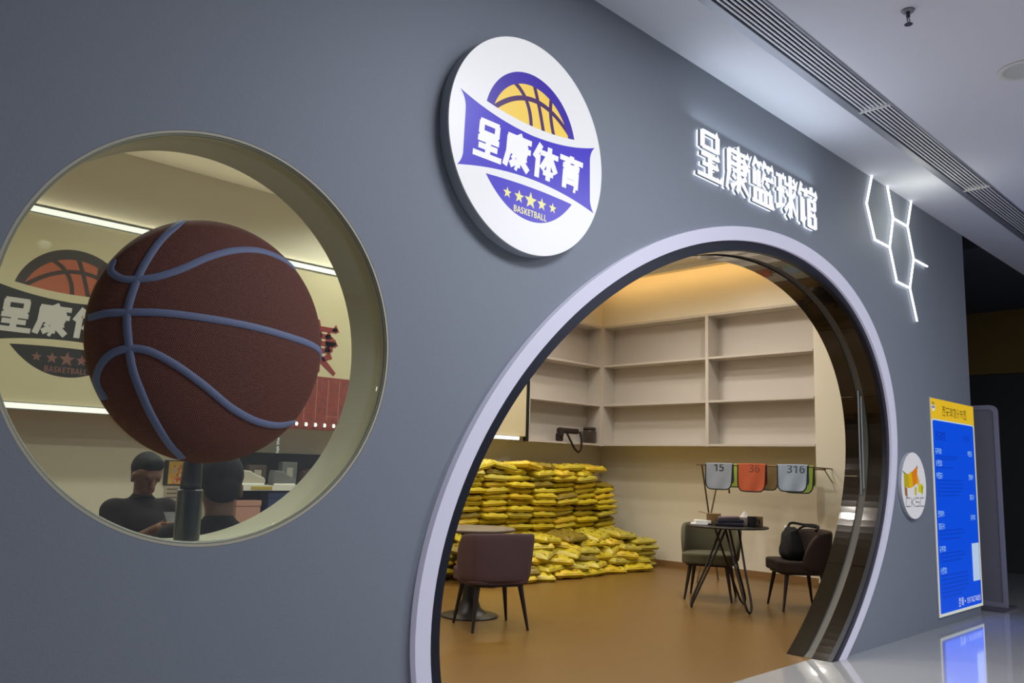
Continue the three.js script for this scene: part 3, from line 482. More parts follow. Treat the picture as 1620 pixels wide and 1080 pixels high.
// ------------------------------------------------------------------ yellow sacks
{
  const print = (k) => canvas(512, 512, (c, w) => {
    c.fillStyle = ['#dcc62c', '#d2be34', '#e6c634', '#c8bb44'][k]; c.fillRect(0, 0, w, w);
    for (let i = 0; i < 60; i++) { c.fillStyle = `rgba(${rnd(150, 255) | 0},${rnd(150, 220) | 0},${rnd(20, 90) | 0},.3)`; c.fillRect(rnd(0, w), rnd(0, w), rnd(10, 120), rnd(4, 30)); }
    c.fillStyle = ['#7a5a1a', '#4f6a2a', '#8a4f1a', '#6a5a50'][k];
    for (let r = 0; r < 3; r++) for (let q = 0; q < 3; q++) { const x = 50 + q * 160 + rnd(-8, 8), y = 50 + r * 160; c.beginPath(); c.ellipse(x + 40, y + 30, 26, 18, 0.2, 0, 7); c.fill(); for (let m = 0; m < 6; m++) c.fillRect(x + m * 16, y + 62, 11, 9); c.fillRect(x, y + 80, 84, 5); }
    for (let m = 0; m < 30; m++) c.fillRect(8 + m * 17, 8, 10, 6);
    for (let m = 0; m < 30; m++) c.fillRect(8 + m * 17, w - 14, 10, 6);
  });
  const mats = [0, 1, 2, 3].map((k) => phys(0xffffff, 0.42, { map: print(k), clearcoat: 0.25, clearcoatRoughness: 0.3 }));
  const grey = phys(0xb9ab92, 0.5, { map: mats[3].map });
  // a soft flat pack: w x d on plan, h thick, with slumped edges and creases
  const pack = (w, d, h, wr) => {
    const n = 12, pos = [], uv = [], idx = [], ph = [rnd(0, 6), rnd(0, 6), rnd(0, 6)];
    const f = (u, v) => Math.pow(Math.max(0, 1 - Math.pow(Math.abs(u), 7)), 0.45) * Math.pow(Math.max(0, 1 - Math.pow(Math.abs(v), 7)), 0.45);
    for (const side of [1, -1]) for (let j = 0; j <= n; j++) for (let i = 0; i <= n; i++) {
      const u = Math.sin((i / n - 0.5) * Math.PI) * 0.5 + (i / n - 0.5), v = Math.sin((j / n - 0.5) * Math.PI) * 0.5 + (j / n - 0.5);
      const c = wr * (Math.sin(u * 7 + v * 3 + ph[0]) + 0.7 * Math.sin(v * 9 - u * 4 + ph[1]) + 0.5 * Math.sin(u * 17 + ph[2]));
      const t = f(u, v);
      pos.push(u * w / 2 * (1 - 0.03 * t * 0), h / 2 + side * h / 2 * t + c * t * (side > 0 ? 1 : 0.5), v * d / 2); uv.push((u + 1) / 2, (v + 1) / 2);
    }
    const N = (n + 1) * (n + 1); for (let s = 0; s < 2; s++) for (let j = 0; j < n; j++) for (let i = 0; i < n; i++) { const a = s * N + j * (n + 1) + i, b = a + 1, c = a + n + 1, e = c + 1; s ? idx.push(a, b, c, b, e, c) : idx.push(a, c, b, b, c, e); }
    const g = new THREE.BufferGeometry(); g.setAttribute('position', new THREE.Float32BufferAttribute(pos, 3)); g.setAttribute('uv', new THREE.Float32BufferAttribute(uv, 2)); g.setIndex(idx); g.computeVertexNormals(); return g;
  };
  const flat = [0, 1, 2, 3, 4, 5].map(() => pack(0.43, 0.42, 0.078, 0.0065)), loose = [0, 1, 2, 3, 4].map(() => pack(0.43, 0.4, 0.088, 0.010));
  const ORD = ['first', 'second', 'third', 'fourth', 'fifth', 'sixth', 'seventh', 'eighth', 'ninth', 'tenth', 'eleventh', 'twelfth', 'thirteenth', 'fourteenth', 'fifteenth', 'sixteenth'];
  let x = 6.42;
  for (let c = 0; c < 8; c++) {
    const w = 0.428, hl = 16 - (c === 7 ? 2 : 0); let y = 0; x += 0;
    const tiltCol = c > 4 ? 0.07 : 0;
    for (let k = 0; k < hl; k++) {
      const hide = c >= 1 && y < 0.25; const h = 0.0755;
      if (!hide) {
        const s = mesh('sack', flat[(c * 5 + k * 3) % 6], (k * 7 + c * 3) % 11 === 0 ? grey : mats[(c * 2 + k) % 4 === 3 && k % 3 ? 0 : (c * 2 + k) % 4]);
        s.position.set(x + rnd(-0.02, 0.02), y + 0.001, -4.92 + rnd(-0.05, 0.05)); s.rotation.set(rnd(-0.03, 0.06), rnd(-0.09, 0.09), rnd(-0.045, 0.045) + tiltCol * rnd(0.5, 1.3)); s.scale.set(rnd(0.94, 1.0), rnd(0.88, 1.12), 1); tag(s, `flat yellow sack of the tall stack, ${ORD[c]} column from the left, ${ORD[hl - 1 - k]} from the top`, 'sack', 'yellow sacks in the tall stack');
      }
      y += h;
    }
    x += w;
  }
  // loose ones on top
  for (let i = 0; i < 15; i++) {
    const s = mesh('sack', loose[i % 5], i % 5 === 2 ? grey : mats[i % 3]), up = i > 7;
    s.position.set(up ? 6.6 + (i - 8) * 0.44 + rnd(-0.05, 0.05) : 6.43 + i * 0.43, (i === 7 ? 1.06 : 1.212) + (up ? 0.07 : 0), -4.95 + rnd(-0.08, 0.05));
    s.rotation.set(rnd(-0.05, 0.15), rnd(-0.5, 0.5), rnd(-0.16, 0.16) * (up ? 1 : 0.4));
    tag(s, up ? `loose yellow sack lying highest on the tall stack, ${ORD[i - 8]} from the left` : `loose yellow sack capping the ${ORD[i]} column of the tall stack`, 'sack', 'yellow sacks lying on top of the stack');
  }
  // the loose heap in front: layers that step back as they rise
  for (let k = 0; k < 6; k++) {
    const n = [7, 7, 7, 7, 6, 6][k];
    for (let r = 0; r < (k < 4 ? 2 : 1); r++) for (let i = 0; i < n; i++) {
      const front = -4.22 - k * 0.06 - r * 0.3; if (front < -4.62) continue;
      const s = mesh('sack', loose[(i + k * 2 + r) % 5], (i * 3 + k) % 10 === 4 ? grey : mats[(i * 2 + k + r) % 4]);
      s.position.set(6.62 + (i + (k % 2) * 0.4 + r * 0.3) * (3.05 / n) + rnd(-0.06, 0.06), k * 0.08 + 0.004 + rnd(0, 0.01), front + rnd(-0.05, 0.05));
      s.rotation.set(rnd(0.0, 0.12) + k * 0.02, rnd(-0.6, 0.6), rnd(-0.1, 0.1)); tag(s, `crumpled yellow sack of the loose heap, ${ORD[k]} layer up, ${r ? 'rear' : 'front'} row, ${ORD[i]} from the left`, 'sack', 'yellow sacks in the loose heap');
    }
  }
}

// a short neat pile closes the heap at the wall
for (let k = 0; k < 5; k++) {
  const src = scene.children.find((o) => o.name === 'sack_003'), s = src.clone(); s.name = numbered('sack'); scene.add(s); s.position.set(9.72 + rnd(-0.02, 0.02), 0.002 + k * 0.077, -4.42 + rnd(-0.02, 0.02)); s.rotation.set(0, rnd(-0.15, 0.15), rnd(-0.02, 0.02));
  tag(s, `flat yellow sack of the short pile between heap and wall, ${['bottom', 'second', 'middle', 'fourth', 'top'][k]} one`, 'sack', 'yellow sacks in the short pile by the wall');
}

// ------------------------------------------------------------------ tub chairs
function tubChair(name, label, mat, pos, turn) {
  const t = thing(name, label, 'chair', pos, turn);
  // seat cushion: rounded plan, front is +z
  const s = new THREE.Shape(); const w = 0.255, d = 0.24, r = 0.15; s.moveTo(-w + r, -d); s.lineTo(w - r, -d); s.quadraticCurveTo(w, -d, w, -d + r); s.lineTo(w, d - 0.08); s.quadraticCurveTo(w, d, w - 0.08, d); s.lineTo(-w + 0.08, d); s.quadraticCurveTo(-w, d, -w, d - 0.08); s.lineTo(-w, -d + r); s.quadraticCurveTo(-w, -d, -w + r, -d);
  const g = extr(s, 0.07, 0.02, 12); g.rotateX(Math.PI / 2); g.translate(0, 0.455, 0); mesh('seat', uvm(g), mat, t);
  const g2 = extr(s, 0.02, 0.0, 12); g2.scale(0.93, 0.93, 1); g2.rotateX(Math.PI / 2); g2.translate(0, 0.366, 0); mesh('seat_base', g2, M.chairLeg, t);
  // wrap-round back: a padded band swept round the rear, falling towards the arms
  const n = 48, m = 14, P = [], I = [];
  for (let i = 0; i <= n; i++) {
    const a = (i / n - 0.5) * 2, ph = a * 100 * R, top = 0.775 - 0.05 * Math.pow(Math.abs(a), 3) - 0.2 * Math.pow(Math.max(0, Math.abs(a) - 0.6) / 0.4, 2), bot = 0.385, cap = Math.pow(Math.max(0, 1 - Math.pow(Math.abs(a), 14)), 0.5);
    for (let j = 0; j < m; j++) {
      const q = j / m * Math.PI * 2, c = Math.cos(q), si = Math.sin(q), e = (v) => Math.sign(v) * Math.pow(Math.abs(v), 0.45);
      const hh = (bot + top) / 2 + e(si) * (top - bot) / 2 * (0.25 + 0.75 * cap), th = 0.028 * e(c) * cap, lean = (hh - bot) * 0.09;
      const sx = Math.sin(ph), cz = -Math.cos(ph), k = Math.pow(Math.pow(Math.abs(sx), 3) + Math.pow(Math.abs(cz), 3), -1 / 3), rad = (0.26 + lean + th);
      P.push(sx * k * rad * 1.03, hh, cz * k * rad * 0.98);
    }
  }
  for (let i = 0; i < n; i++) for (let j = 0; j < m; j++) { const a = i * m + j, b = i * m + (j + 1) % m, c = a + m, e = b + m; I.push(a, c, b, b, c, e); }
  const bg = new THREE.BufferGeometry(); bg.setAttribute('position', new THREE.Float32BufferAttribute(P, 3)); bg.setIndex(I); bg.computeVertexNormals(); mesh('backrest', uvm(bg), mat, t);
  for (const [x, z] of [[-1, -1], [1, -1], [-1, 1], [1, 1]]) mesh('leg', rod([x * 0.24, 0.001, z * 0.23], [x * 0.185, 0.36, z * 0.17], 0.0105, 0.023), M.chairLeg, t);
  return t;
}
tubChair('tub_chair', 'mauve tub chair with its back to the doorway, in front of the round pedestal table', M.purple, [4.995, 0, -2.40], 158 * R);
tubChair('tub_chair', 'olive green tub chair behind the small hairpin table', M.olive, [8.03, 0, -2.2], -65 * R);
tubChair('tub_chair', 'dark brown tub chair with a black bag on its seat, beside the doorway lining', M.brown, [8.2, 0, -1.3], -134 * R);

// ------------------------------------------------------------------ tables and what lies on them
{
  const t = thing('pedestal_table', 'round dark pedestal table behind the mauve chair', 'table', [5.19, 0, -2.87]);
  mesh('tabletop', lathe([[0.001, 0.735], [0.37, 0.735], [0.385, 0.742], [0.385, 0.756], [0.378, 0.762], [0.001, 0.762]], 64), M.tableTop, t);
  mesh('pedestal', lathe([[0.16, 0.026], [0.1, 0.07], [0.068, 0.16], [0.056, 0.34], [0.054, 0.55], [0.07, 0.68], [0.15, 0.734], [0.001, 0.7345]], 40), M.tableDark, t);
  mesh('base', lathe([[0.001, 0], [0.25, 0], [0.255, 0.008], [0.24, 0.018], [0.12, 0.032], [0.001, 0.034]], 48), M.tableDark, t);
}
{
  const t = thing('hairpin_table', 'small round table on bent wire hairpin legs, between the green and brown chairs', 'table', [7.57, 0, -1.72]);
  mesh('tabletop', lathe([[0.001, 0.78], [0.39, 0.78], [0.4, 0.785], [0.4, 0.793], [0.395, 0.797], [0.001, 0.797]], 64), M.tableDark, t);
  const feet = [[-0.27, -0.24, 0.03], [-0.15, 0.32, 0.08], [0.36, -0.04, -0.12]];
  for (const [fx, fz, r1] of feet) {
    const a = Math.atan2(fz, fx), px = -Math.sin(a), pz = Math.cos(a), q = 0.065, w = 0.022;
    mesh('leg', tube([[r1 * Math.cos(a) + px * q * 1.2, 0.782, r1 * Math.sin(a) + pz * q * 1.2], [(r1 * Math.cos(a) + fx) / 2 + px * q * 0.8, 0.4, (r1 * Math.sin(a) + fz) / 2 + pz * q * 0.8], [fx + px * w, 0.035, fz + pz * w], [fx, 0.009, fz], [fx - px * w, 0.035, fz - pz * w], [(r1 * Math.cos(a) + fx) / 2 - px * q * 0.8, 0.4, (r1 * Math.sin(a) + fz) / 2 - pz * q * 0.8], [r1 * Math.cos(a) - px * q * 1.2, 0.782, r1 * Math.sin(a) - pz * q * 1.2]], 0.0112, 60, 8), M.chairLeg, t);
  }
  // u runs to the right as seen from the doorway, v away from it
  const on = (u, v) => [7.57 + 0.51 * u + 0.86 * v, 0.798, -1.72 + 0.86 * u - 0.51 * v];
  const face = -Math.atan2(0.86, 0.51);
  const put = (name, label, cat, u, v, parts) => { const g = thing(name, label, cat, on(u, v), face); for (const [n, geo, mt] of parts) mesh(n, geo, mt, g); return g; };
  put('paper_stack', 'loose white papers at the left edge of the hairpin table', 'papers', -0.27, 0.0, [['sheets', [at(rbx(0.17, 0.012, 0.2, 0.002), 0, 0.006, 0), at(rbx(0.15, 0.03, 0.14, 0.004), 0.03, 0.028, 0, 0, 0.2)], M.white]]);
  put('cardboard_box', 'small brown open cardboard box on the hairpin table beside the papers', 'box', -0.13, 0.06, [['carton', rbx(0.14, 0.11, 0.14, 0.004).translate(0, 0.055, 0), std(0x7d6038, 0.85)], ['flap', at(rbx(0.1, 0.004, 0.1, 0.001), -0.1, 0.115, 0, 0, 0, -0.2), std(0x8a6a44, 0.85)]]);
  put('folded_cloth', 'crumpled dark blue cloth in the middle of the hairpin table', 'cloth', 0.02, -0.05, [['cloth', [at(rbx(0.27, 0.035, 0.18, 0.016, 4), 0, 0.018, 0), at(rbx(0.25, 0.035, 0.16, 0.016, 4), 0.01, 0.05, 0, 0, 0.1, 0.03)], std(0x26232f, 0.9)], ['lining', at(rbx(0.2, 0.025, 0.14, 0.011, 4), -0.005, 0.079, 0, 0, 0.1, 0.05), std(0x6c5960, 0.9)]]);
  put('tissue_box', 'pale tissue box on the hairpin table with a tissue standing up', 'tissue box', 0.17, 0.04, [['box', rbx(0.13, 0.09, 0.11, 0.008).translate(0, 0.045, 0), std(0xa99c8e, 0.8)], ['tissue', lathe([[0.045, 0.09], [0.03, 0.105], [0.022, 0.125], [0.008, 0.14], [0.001, 0.142]], 7).scale(1, 1, 0.4), M.white]]);
  put('dark_mug', 'dark mug on the hairpin table between the tissue box and a tan carton', 'mug', 0.235, -0.06, [['cup', lathe([[0.001, 0], [0.036, 0], [0.04, 0.006], [0.042, 0.1], [0.037, 0.1], [0.035, 0.01], [0.001, 0.01]], 24), std(0x15151a, 0.4)], ['handle', at(new THREE.TorusGeometry(0.028, 0.006, 8, 20), 0.05, 0.05, 0), std(0x15151a, 0.4)]]);
  put('tan_carton', 'small tan carton at the right edge of the hairpin table', 'carton', 0.305, 0.02, [['carton', rbx(0.075, 0.095, 0.08, 0.004).translate(0, 0.0475, 0), std(0x7b6443, 0.8)], ['lid', rbx(0.079, 0.012, 0.084, 0.003).translate(0, 0.095, 0), std(0x8b7350, 0.8)]]);
}
{
  const t = thing('black_handbag', 'black soft bag slumped on the dark brown chair with its strap over the back', 'bag', [8.15, 0.478, -1.335], -134 * R);
  const g = new THREE.SphereGeometry(1, 28, 20); { const p = g.attributes.position; for (let i = 0; i < p.count; i++) { let x = p.getX(i), y = p.getY(i), z = p.getZ(i); const e = (v, k) => Math.sign(v) * Math.pow(Math.abs(v), k); x = e(x, 0.6); y = e(y, 0.5); z = e(z, 0.6); p.setXYZ(i, x * (0.155 - 0.03 * y) + 0.008 * Math.sin(y * 9), (y + 1) * 0.155 + 0.012 * Math.sin(x * 8), z * (0.085 - 0.03 * y) + 0.006 * Math.sin(x * 11 + y * 7)); } g.computeVertexNormals(); }
  mesh('body', g, std(0x070608, 0.9), t);
  mesh('strap', [tube([[-0.12, 0.28, 0], [-0.14, 0.345, -0.04], [-0.06, 0.34, -0.15], [0.08, 0.345, -0.2], [0.2, 0.335, -0.2], [0.3, 0.3, -0.14]], 0.013, 40, 8), tube([[0.12, 0.28, 0], [0.08, 0.33, -0.1], [0.2, 0.33, -0.18]], 0.011, 20, 8)], std(0x09080a, 0.9), t);
  mesh('tissue_tip', at(new THREE.ConeGeometry(0.03, 0.07, 6), -0.12, 0.3, 0.01, 0.2, 0, 0.6), M.white, t);
}

// ------------------------------------------------------------------ drying rack with training bibs
{
  const t = thing('drying_rack', 'metal drying rack on crossed legs by the right wall, hung with bibs', 'drying rack', [0, 0, 0]);
  const rail = std(0x6b5a42, 0.5, { metalness: 0.5 });
  mesh('rail', rod([9.1, 1.41, -3.06], [9.1, 1.41, -1.58], 0.009), rail, t); mesh('rail', rod([9.5, 1.39, -3.06], [9.5, 1.39, -1.58], 0.009), rail, t);
  for (const z of [-2.98]) { mesh('leg', rod([9.1, 1.41, z], [9.46, 0.0, z], 0.01), rail, t); mesh('leg', rod([9.5, 1.39, z + 0.02], [8.95, 0.0, z + 0.02], 0.01), rail, t); }
  mesh('cord', [rod([9.3, 1.39, -2.72], [9.3, 1.12, -2.72], 0.004), rod([9.1, 1.41, -2.98], [9.5, 1.39, -2.98], 0.006), lathe([[0.001, 1.07], [0.012, 1.075], [0.01, 1.12], [0.001, 1.12]], 8).translate(9.3, 0, -2.72)], rail, t);
  mesh('wall_bracket', [rod([9.1, 1.41, -1.6], [9.698, 1.40, -1.6], 0.008), rod([9.5, 1.39, -1.6], [9.698, 1.25, -1.6], 0.006)], rail, t);
  const bib = (name, label, x, z0, z1, drop, col, trim, num, numCol, group) => {
    const w = z1 - z0, g = thing(name, label, 'bib', [x, 1.42, (z0 + z1) / 2], 0, group);
    const half = (h, sgn) => { const n = 14, pos = [], idx = [], uv = []; for (let j = 0; j <= n; j++) for (let i = 0; i <= n; i++) { const v = j / n, u = i / n * 2 - 1, k = Math.max(0, v - 0.72) / 0.28, tap = 1 - 0.04 * v - 0.2 * (1 - Math.sqrt(1 - k * k * 0.999)); pos.push(-sgn * (0.014 + 0.02 * v + 0.008 * Math.sin(u * 5 + v * 3) * v), -h * v * (1 - 0.03 * Math.pow(Math.abs(u), 4) * v), u * w / 2 * tap); uv.push((u + 1) / 2, 1 - v); } for (let j = 0; j < n; j++) for (let i = 0; i < n; i++) { const a = j * (n + 1) + i, b = a + 1, c = a + n + 1, e = c + 1; idx.push(a, b, c, b, e, c); } const q = new THREE.BufferGeometry(); q.setAttribute('position', new THREE.Float32BufferAttribute(pos, 3)); q.setAttribute('uv', new THREE.Float32BufferAttribute(uv, 2)); q.setIndex(idx); q.computeVertexNormals(); return [q, pos, n]; };
    const [front, fp, n] = half(drop, 1), [back] = half(drop * 0.8, -1);
    const tex = canvas(256, 224, (c, W, H) => { c.fillStyle = col; c.fillRect(0, 0, W, H); if (num) { c.fillStyle = numCol; c.font = 'bold 96px sans-serif'; c.textAlign = 'center'; c.textBaseline = 'middle'; c.fillText(num[0], W * num[1], 30); } });
    const mt = std(0xffffff, 0.75, { map: tex, side: THREE.DoubleSide });
    mesh('front', front, mt, g); mesh('back', back, std(col, 0.8, { side: THREE.DoubleSide }), g);
    mesh('top_fold', tube([[0, 0, -w / 2], [0, 0.003, 0], [0, 0, w / 2]], 0.014, 16, 8), std(col, 0.8), g);
    const P = (j, i) => { const k = 3 * (j * (n + 1) + i); return [fp[k], fp[k + 1], fp[k + 2]]; }, path = [];
    for (let j = 0; j <= n; j += 2) path.push(P(j, 0)); for (let i = 2; i < n; i += 2) path.push(P(n, i)); for (let j = n; j >= 0; j -= 2) path.push(P(j, n));
    mesh('trim', tube(path, 0.008, 80, 6), std(trim, 0.7), g);
  };
  const grp = 'training bibs on the drying rack';
  bib('training_bib', 'grey blue training bib numbered 15 at the left end of the rack', 9.1, -2.915, -2.545, 0.3, '#8b93a0', '#22242a', ['15', 0.5], '#2b2f38', grp);
  bib('training_bib', 'orange training bib in the middle of the rack', 9.1, -2.475, -2.11, 0.31, '#b5532f', '#2e1a16', ['36', 0.6], '#7a3626', grp);
  bib('training_bib', 'light blue training bib at the right end of the rack', 9.1, -1.965, -1.60, 0.29, '#94a3b8', '#23262e', ['316', 0.62], '#46536a', grp);
  bib('training_bib', 'yellow green bib hanging behind the bib numbered 15', 9.5, -2.92, -2.64, 0.27, '#8fa336', '#26301c', null, '', grp);
  bib('training_bib', 'olive brown bib hanging behind the orange bib', 9.5, -2.5, -2.16, 0.29, '#6d5a34', '#2a2218', null, '', grp);
  bib('training_bib', 'yellow green bib hanging behind the light blue bib', 9.5, -2.1, -1.72, 0.31, '#7f9a34', '#1d2618', null, '', grp);
}

// ------------------------------------------------------------------ display rack and prints seen low through the round window
{
  const t = thing('display_rack', 'low white display rack with shoes and boxes below the back board', 'display rack', [4.6, 0, -5.2]);
  mesh('back_panel', bx(-0.7, 0.02, -0.22, 0.8, 1.38, -0.2), std(0x23241f, 0.9), t);
  mesh('shelf', bx(-0.7, 1.0, -0.2, 0.8, 1.05, 0.2), M.white, t); mesh('shelf', bx(-0.7, 0.62, -0.2, 0.8, 0.65, 0.2), M.white, t); mesh('shelf', bx(-0.7, 0.02, -0.2, 0.8, 0.08, 0.2), M.white, t);
  mesh('side_panel', bx(-0.72, 0, -0.22, -0.7, 1.38, 0.2), M.white, t); mesh('side_panel', bx(0.8, 0, -0.22, 0.82, 1.38, 0.2), M.white, t);
  mesh('price_strip', bx(-0.45, 1.012, 0.2, -0.22, 1.042, 0.206), std(0xb9a23a, 0.6), t);
  const shoe = () => { const s = new THREE.Shape(); s.moveTo(-0.13, 0); s.lineTo(0.13, 0); s.quadraticCurveTo(0.15, 0.03, 0.12, 0.05); s.quadraticCurveTo(0.04, 0.07, -0.01, 0.11); s.lineTo(-0.12, 0.12); s.quadraticCurveTo(-0.14, 0.06, -0.13, 0); return extr(s, 0.06, 0.015, 8).translate(0, 0.018, -0.03); };
  const sole = () => rbx(0.28, 0.02, 0.1, 0.009).translate(0, 0.01, 0);
  [[-0.42, 'white sports shoe at the left of the display rack', 0xbdb6a8], [-0.06, 'grey sports shoe in the middle of the display rack', 0x6a6b6c], [0.3, 'dark brown sports shoe right of the grey one on the display rack', 0x3a2622], [0.62, 'white sports shoe at the right end of the display rack', 0xb0a890]].forEach(([x, label, col], i) => { const g = thing('sports_shoe', label, 'shoe', [4.6 + x, 1.051, -5.1], 0.3 * (i % 2) - 0.1, 'shoes on the display rack'); mesh('upper', shoe(), std(col, 0.7), g); mesh('sole', sole(), M.white, g); });
  [[-0.45, 0.26, 0.25, 0xb98a7a, 'pinkish shoe box on the middle shelf of the display rack', 'topmost'], [0.27, 0.24, 0.2, 0x9a948a, 'grey shoe box right of the dark blue one on the display rack'], [-0.06, 0.36, 0.33, 0x2b3560, 'dark blue shoe box on the middle shelf of the display rack'], [0.6, 0.26, 0.2, 0xc6bda9, 'cream shoe box at the right of the display rack']].forEach(([x, w, h, col, label]) => { const g = thing('shoe_box', label, 'box', [4.6 + x, 0.651, -5.12], 0, 'shoe boxes on the display rack'); mesh('carton', rbx(w, h - 0.05, 0.2, 0.004).translate(0, (h - 0.05) / 2, 0), std(col, 0.8), g); mesh('lid', rbx(w + 0.01, 0.055, 0.21, 0.004).translate(0, h - 0.025, 0), std(col, 0.7), g); });
  [[-0.54, 0.16, 0.13, 0.14, 0x8f8a80, 'grey cloth pouch behind the white shoe on the display rack'], [-0.25, 0.2, 0.2, 0.1, 0x5a4a44, 'brown paper bag between two shoes on the display rack'], [0.12, 0.18, 0.24, 0.1, 0x777a78, 'grey carton standing behind the shoes on the display rack'], [0.45, 0.22, 0.17, 0.1, 0x6a3f38, 'reddish brown carton at the right of the display rack']].forEach(([x, w, h, d, col, label]) => { const g = thing('small_package', label, 'package', [4.6 + x, 1.051, -5.31], 0, 'packages on the display rack'); mesh('body', rbx(w, h, d, 0.012).translate(0, h / 2, 0), std(col, 0.85), g); mesh('band', rbx(w * 0.4, h * 0.4, 0.004, 0.001).translate(0, h * 0.55, d / 2 + 0.002), std(0xb8b2a6, 0.8), g); });
  const p = thing('orange_poster', 'small orange and yellow poster on the back wall behind the seated man', 'poster', [3.58, 1.155, -5.44]);
  const tx = canvas(256, 256, (c, w) => { c.fillStyle = '#d9b04a'; c.fillRect(0, 0, w, w); for (let i = 0; i < 60; i++) { c.fillStyle = ['#e0752a', '#e8c86a', '#d25a22', '#c9b488', '#e89a3a'][i % 5]; c.beginPath(); c.ellipse(rnd(60, 200), rnd(60, 240), rnd(8, 36), rnd(6, 30), rnd(0, 3), 0, 7); c.fill(); } });
  mesh('board', rbx(0.25, 0.24, 0.014, 0.003), std(0x2a2622, 0.6), p); mesh('print', new THREE.PlaneGeometry(0.2, 0.22).translate(0.015, 0, 0.008), new THREE.MeshStandardMaterial({ map: tx, roughness: 0.6 }), p);
  const q = thing('notice_sheet', 'white notice sheet on the back wall under the orange poster', 'notice', [3.57, 0.91, -5.444]);
  mesh('sheet', rbx(0.19, 0.24, 0.004, 0.001), std(0xb8ab98, 0.8), q); mesh('print', [0, 1, 2, 3, 4].map((i) => bx(-0.07, 0.08 - i * 0.04, 0.002, 0.04 + 0.01 * (i % 3), 0.09 - i * 0.04, 0.003)), std(0x55504a, 0.8), q);
  const ltx = (bg) => canvas(64, 320, (c, W, H) => { c.fillStyle = bg; c.fillRect(0, 0, W, H); c.translate(W / 2, H / 2); c.rotate(-Math.PI / 2); c.fillStyle = '#ffffff'; c.font = 'bold 58px sans-serif'; c.textAlign = 'center'; c.textBaseline = 'middle'; c.fillText('Gqb Sho', 0, 0, 300); }), lt = ltx('#dcd6c8'), le = ltx('#000000');
  const v = thing('lettering_strip', 'narrow upright strip of white lettering, made to glow, above the display rack', 'lettering', [4.66, 1.46, -5.444]);
  mesh('backing', rbx(0.05, 0.25, 0.004, 0.001), M.cream, v); mesh('print', new THREE.PlaneGeometry(0.048, 0.246).translate(0, 0, 0.0025), new THREE.MeshStandardMaterial({ map: lt, color: 0xffffff, emissive: 0xffffff, emissiveMap: le, emissiveIntensity: 0.5, roughness: 0.7 }), v);  // letters are no lamp; they glow to stand out from the cream
}

// ------------------------------------------------------------------ people (bodies are meshed from smoothly joined tapered capsules)
function field(bones, box, cell, k = 0.03) {
  const [x0, y0, z0, x1, y1, z1] = box, n = Math.ceil(Math.max(x1 - x0, y1 - y0, z1 - z0) / cell) + 4;
  const mc = new MarchingCubes(n, undefined, false, false, 120000); mc.isolation = 0;
  const cx = (x0 + x1) / 2, cy = (y0 + y1) / 2, cz = (z0 + z1) / 2, half = n * cell / 2;
  const B = bones.map(([a, b, ra, rb = ra]) => { const d = [b[0] - a[0], b[1] - a[1], b[2] - a[2]]; return [a, d, d[0] * d[0] + d[1] * d[1] + d[2] * d[2] || 1e-9, ra, rb]; });
  for (let c = 0; c < n; c++) for (let b = 0; b < n; b++) for (let a = 0; a < n; a++) {
    const x = cx + (a - n / 2) * cell, y = cy + (b - n / 2) * cell, z = cz + (c - n / 2) * cell; let d = 9;
    for (const [p, v, l2, ra, rb] of B) {
      const qx = x - p[0], qy = y - p[1], qz = z - p[2], t = Math.max(0, Math.min(1, (qx * v[0] + qy * v[1] + qz * v[2]) / l2));
      const e = Math.hypot(qx - v[0] * t, qy - v[1] * t, qz - v[2] * t) - ra - (rb - ra) * t, h = Math.max(0, k - Math.abs(d - e)) / k;
      d = Math.min(d, e) - h * h * k * 0.25;
    }
    mc.field[a + b * n + c * n * n] = -d;
  }
  mc.update();
  const g = new THREE.BufferGeometry(), pos = new Float32Array(mc.count * 3); for (let i = 0; i < mc.count; i++) { pos[3 * i] = cx + mc.positionArray[3 * i] * half; pos[3 * i + 1] = cy + mc.positionArray[3 * i + 1] * half; pos[3 * i + 2] = cz + mc.positionArray[3 * i + 2] * half; }
  g.setAttribute('position', new THREE.BufferAttribute(pos, 3)); const w = mergeVertices(g, 1e-5); w.computeVertexNormals(); return w;
}
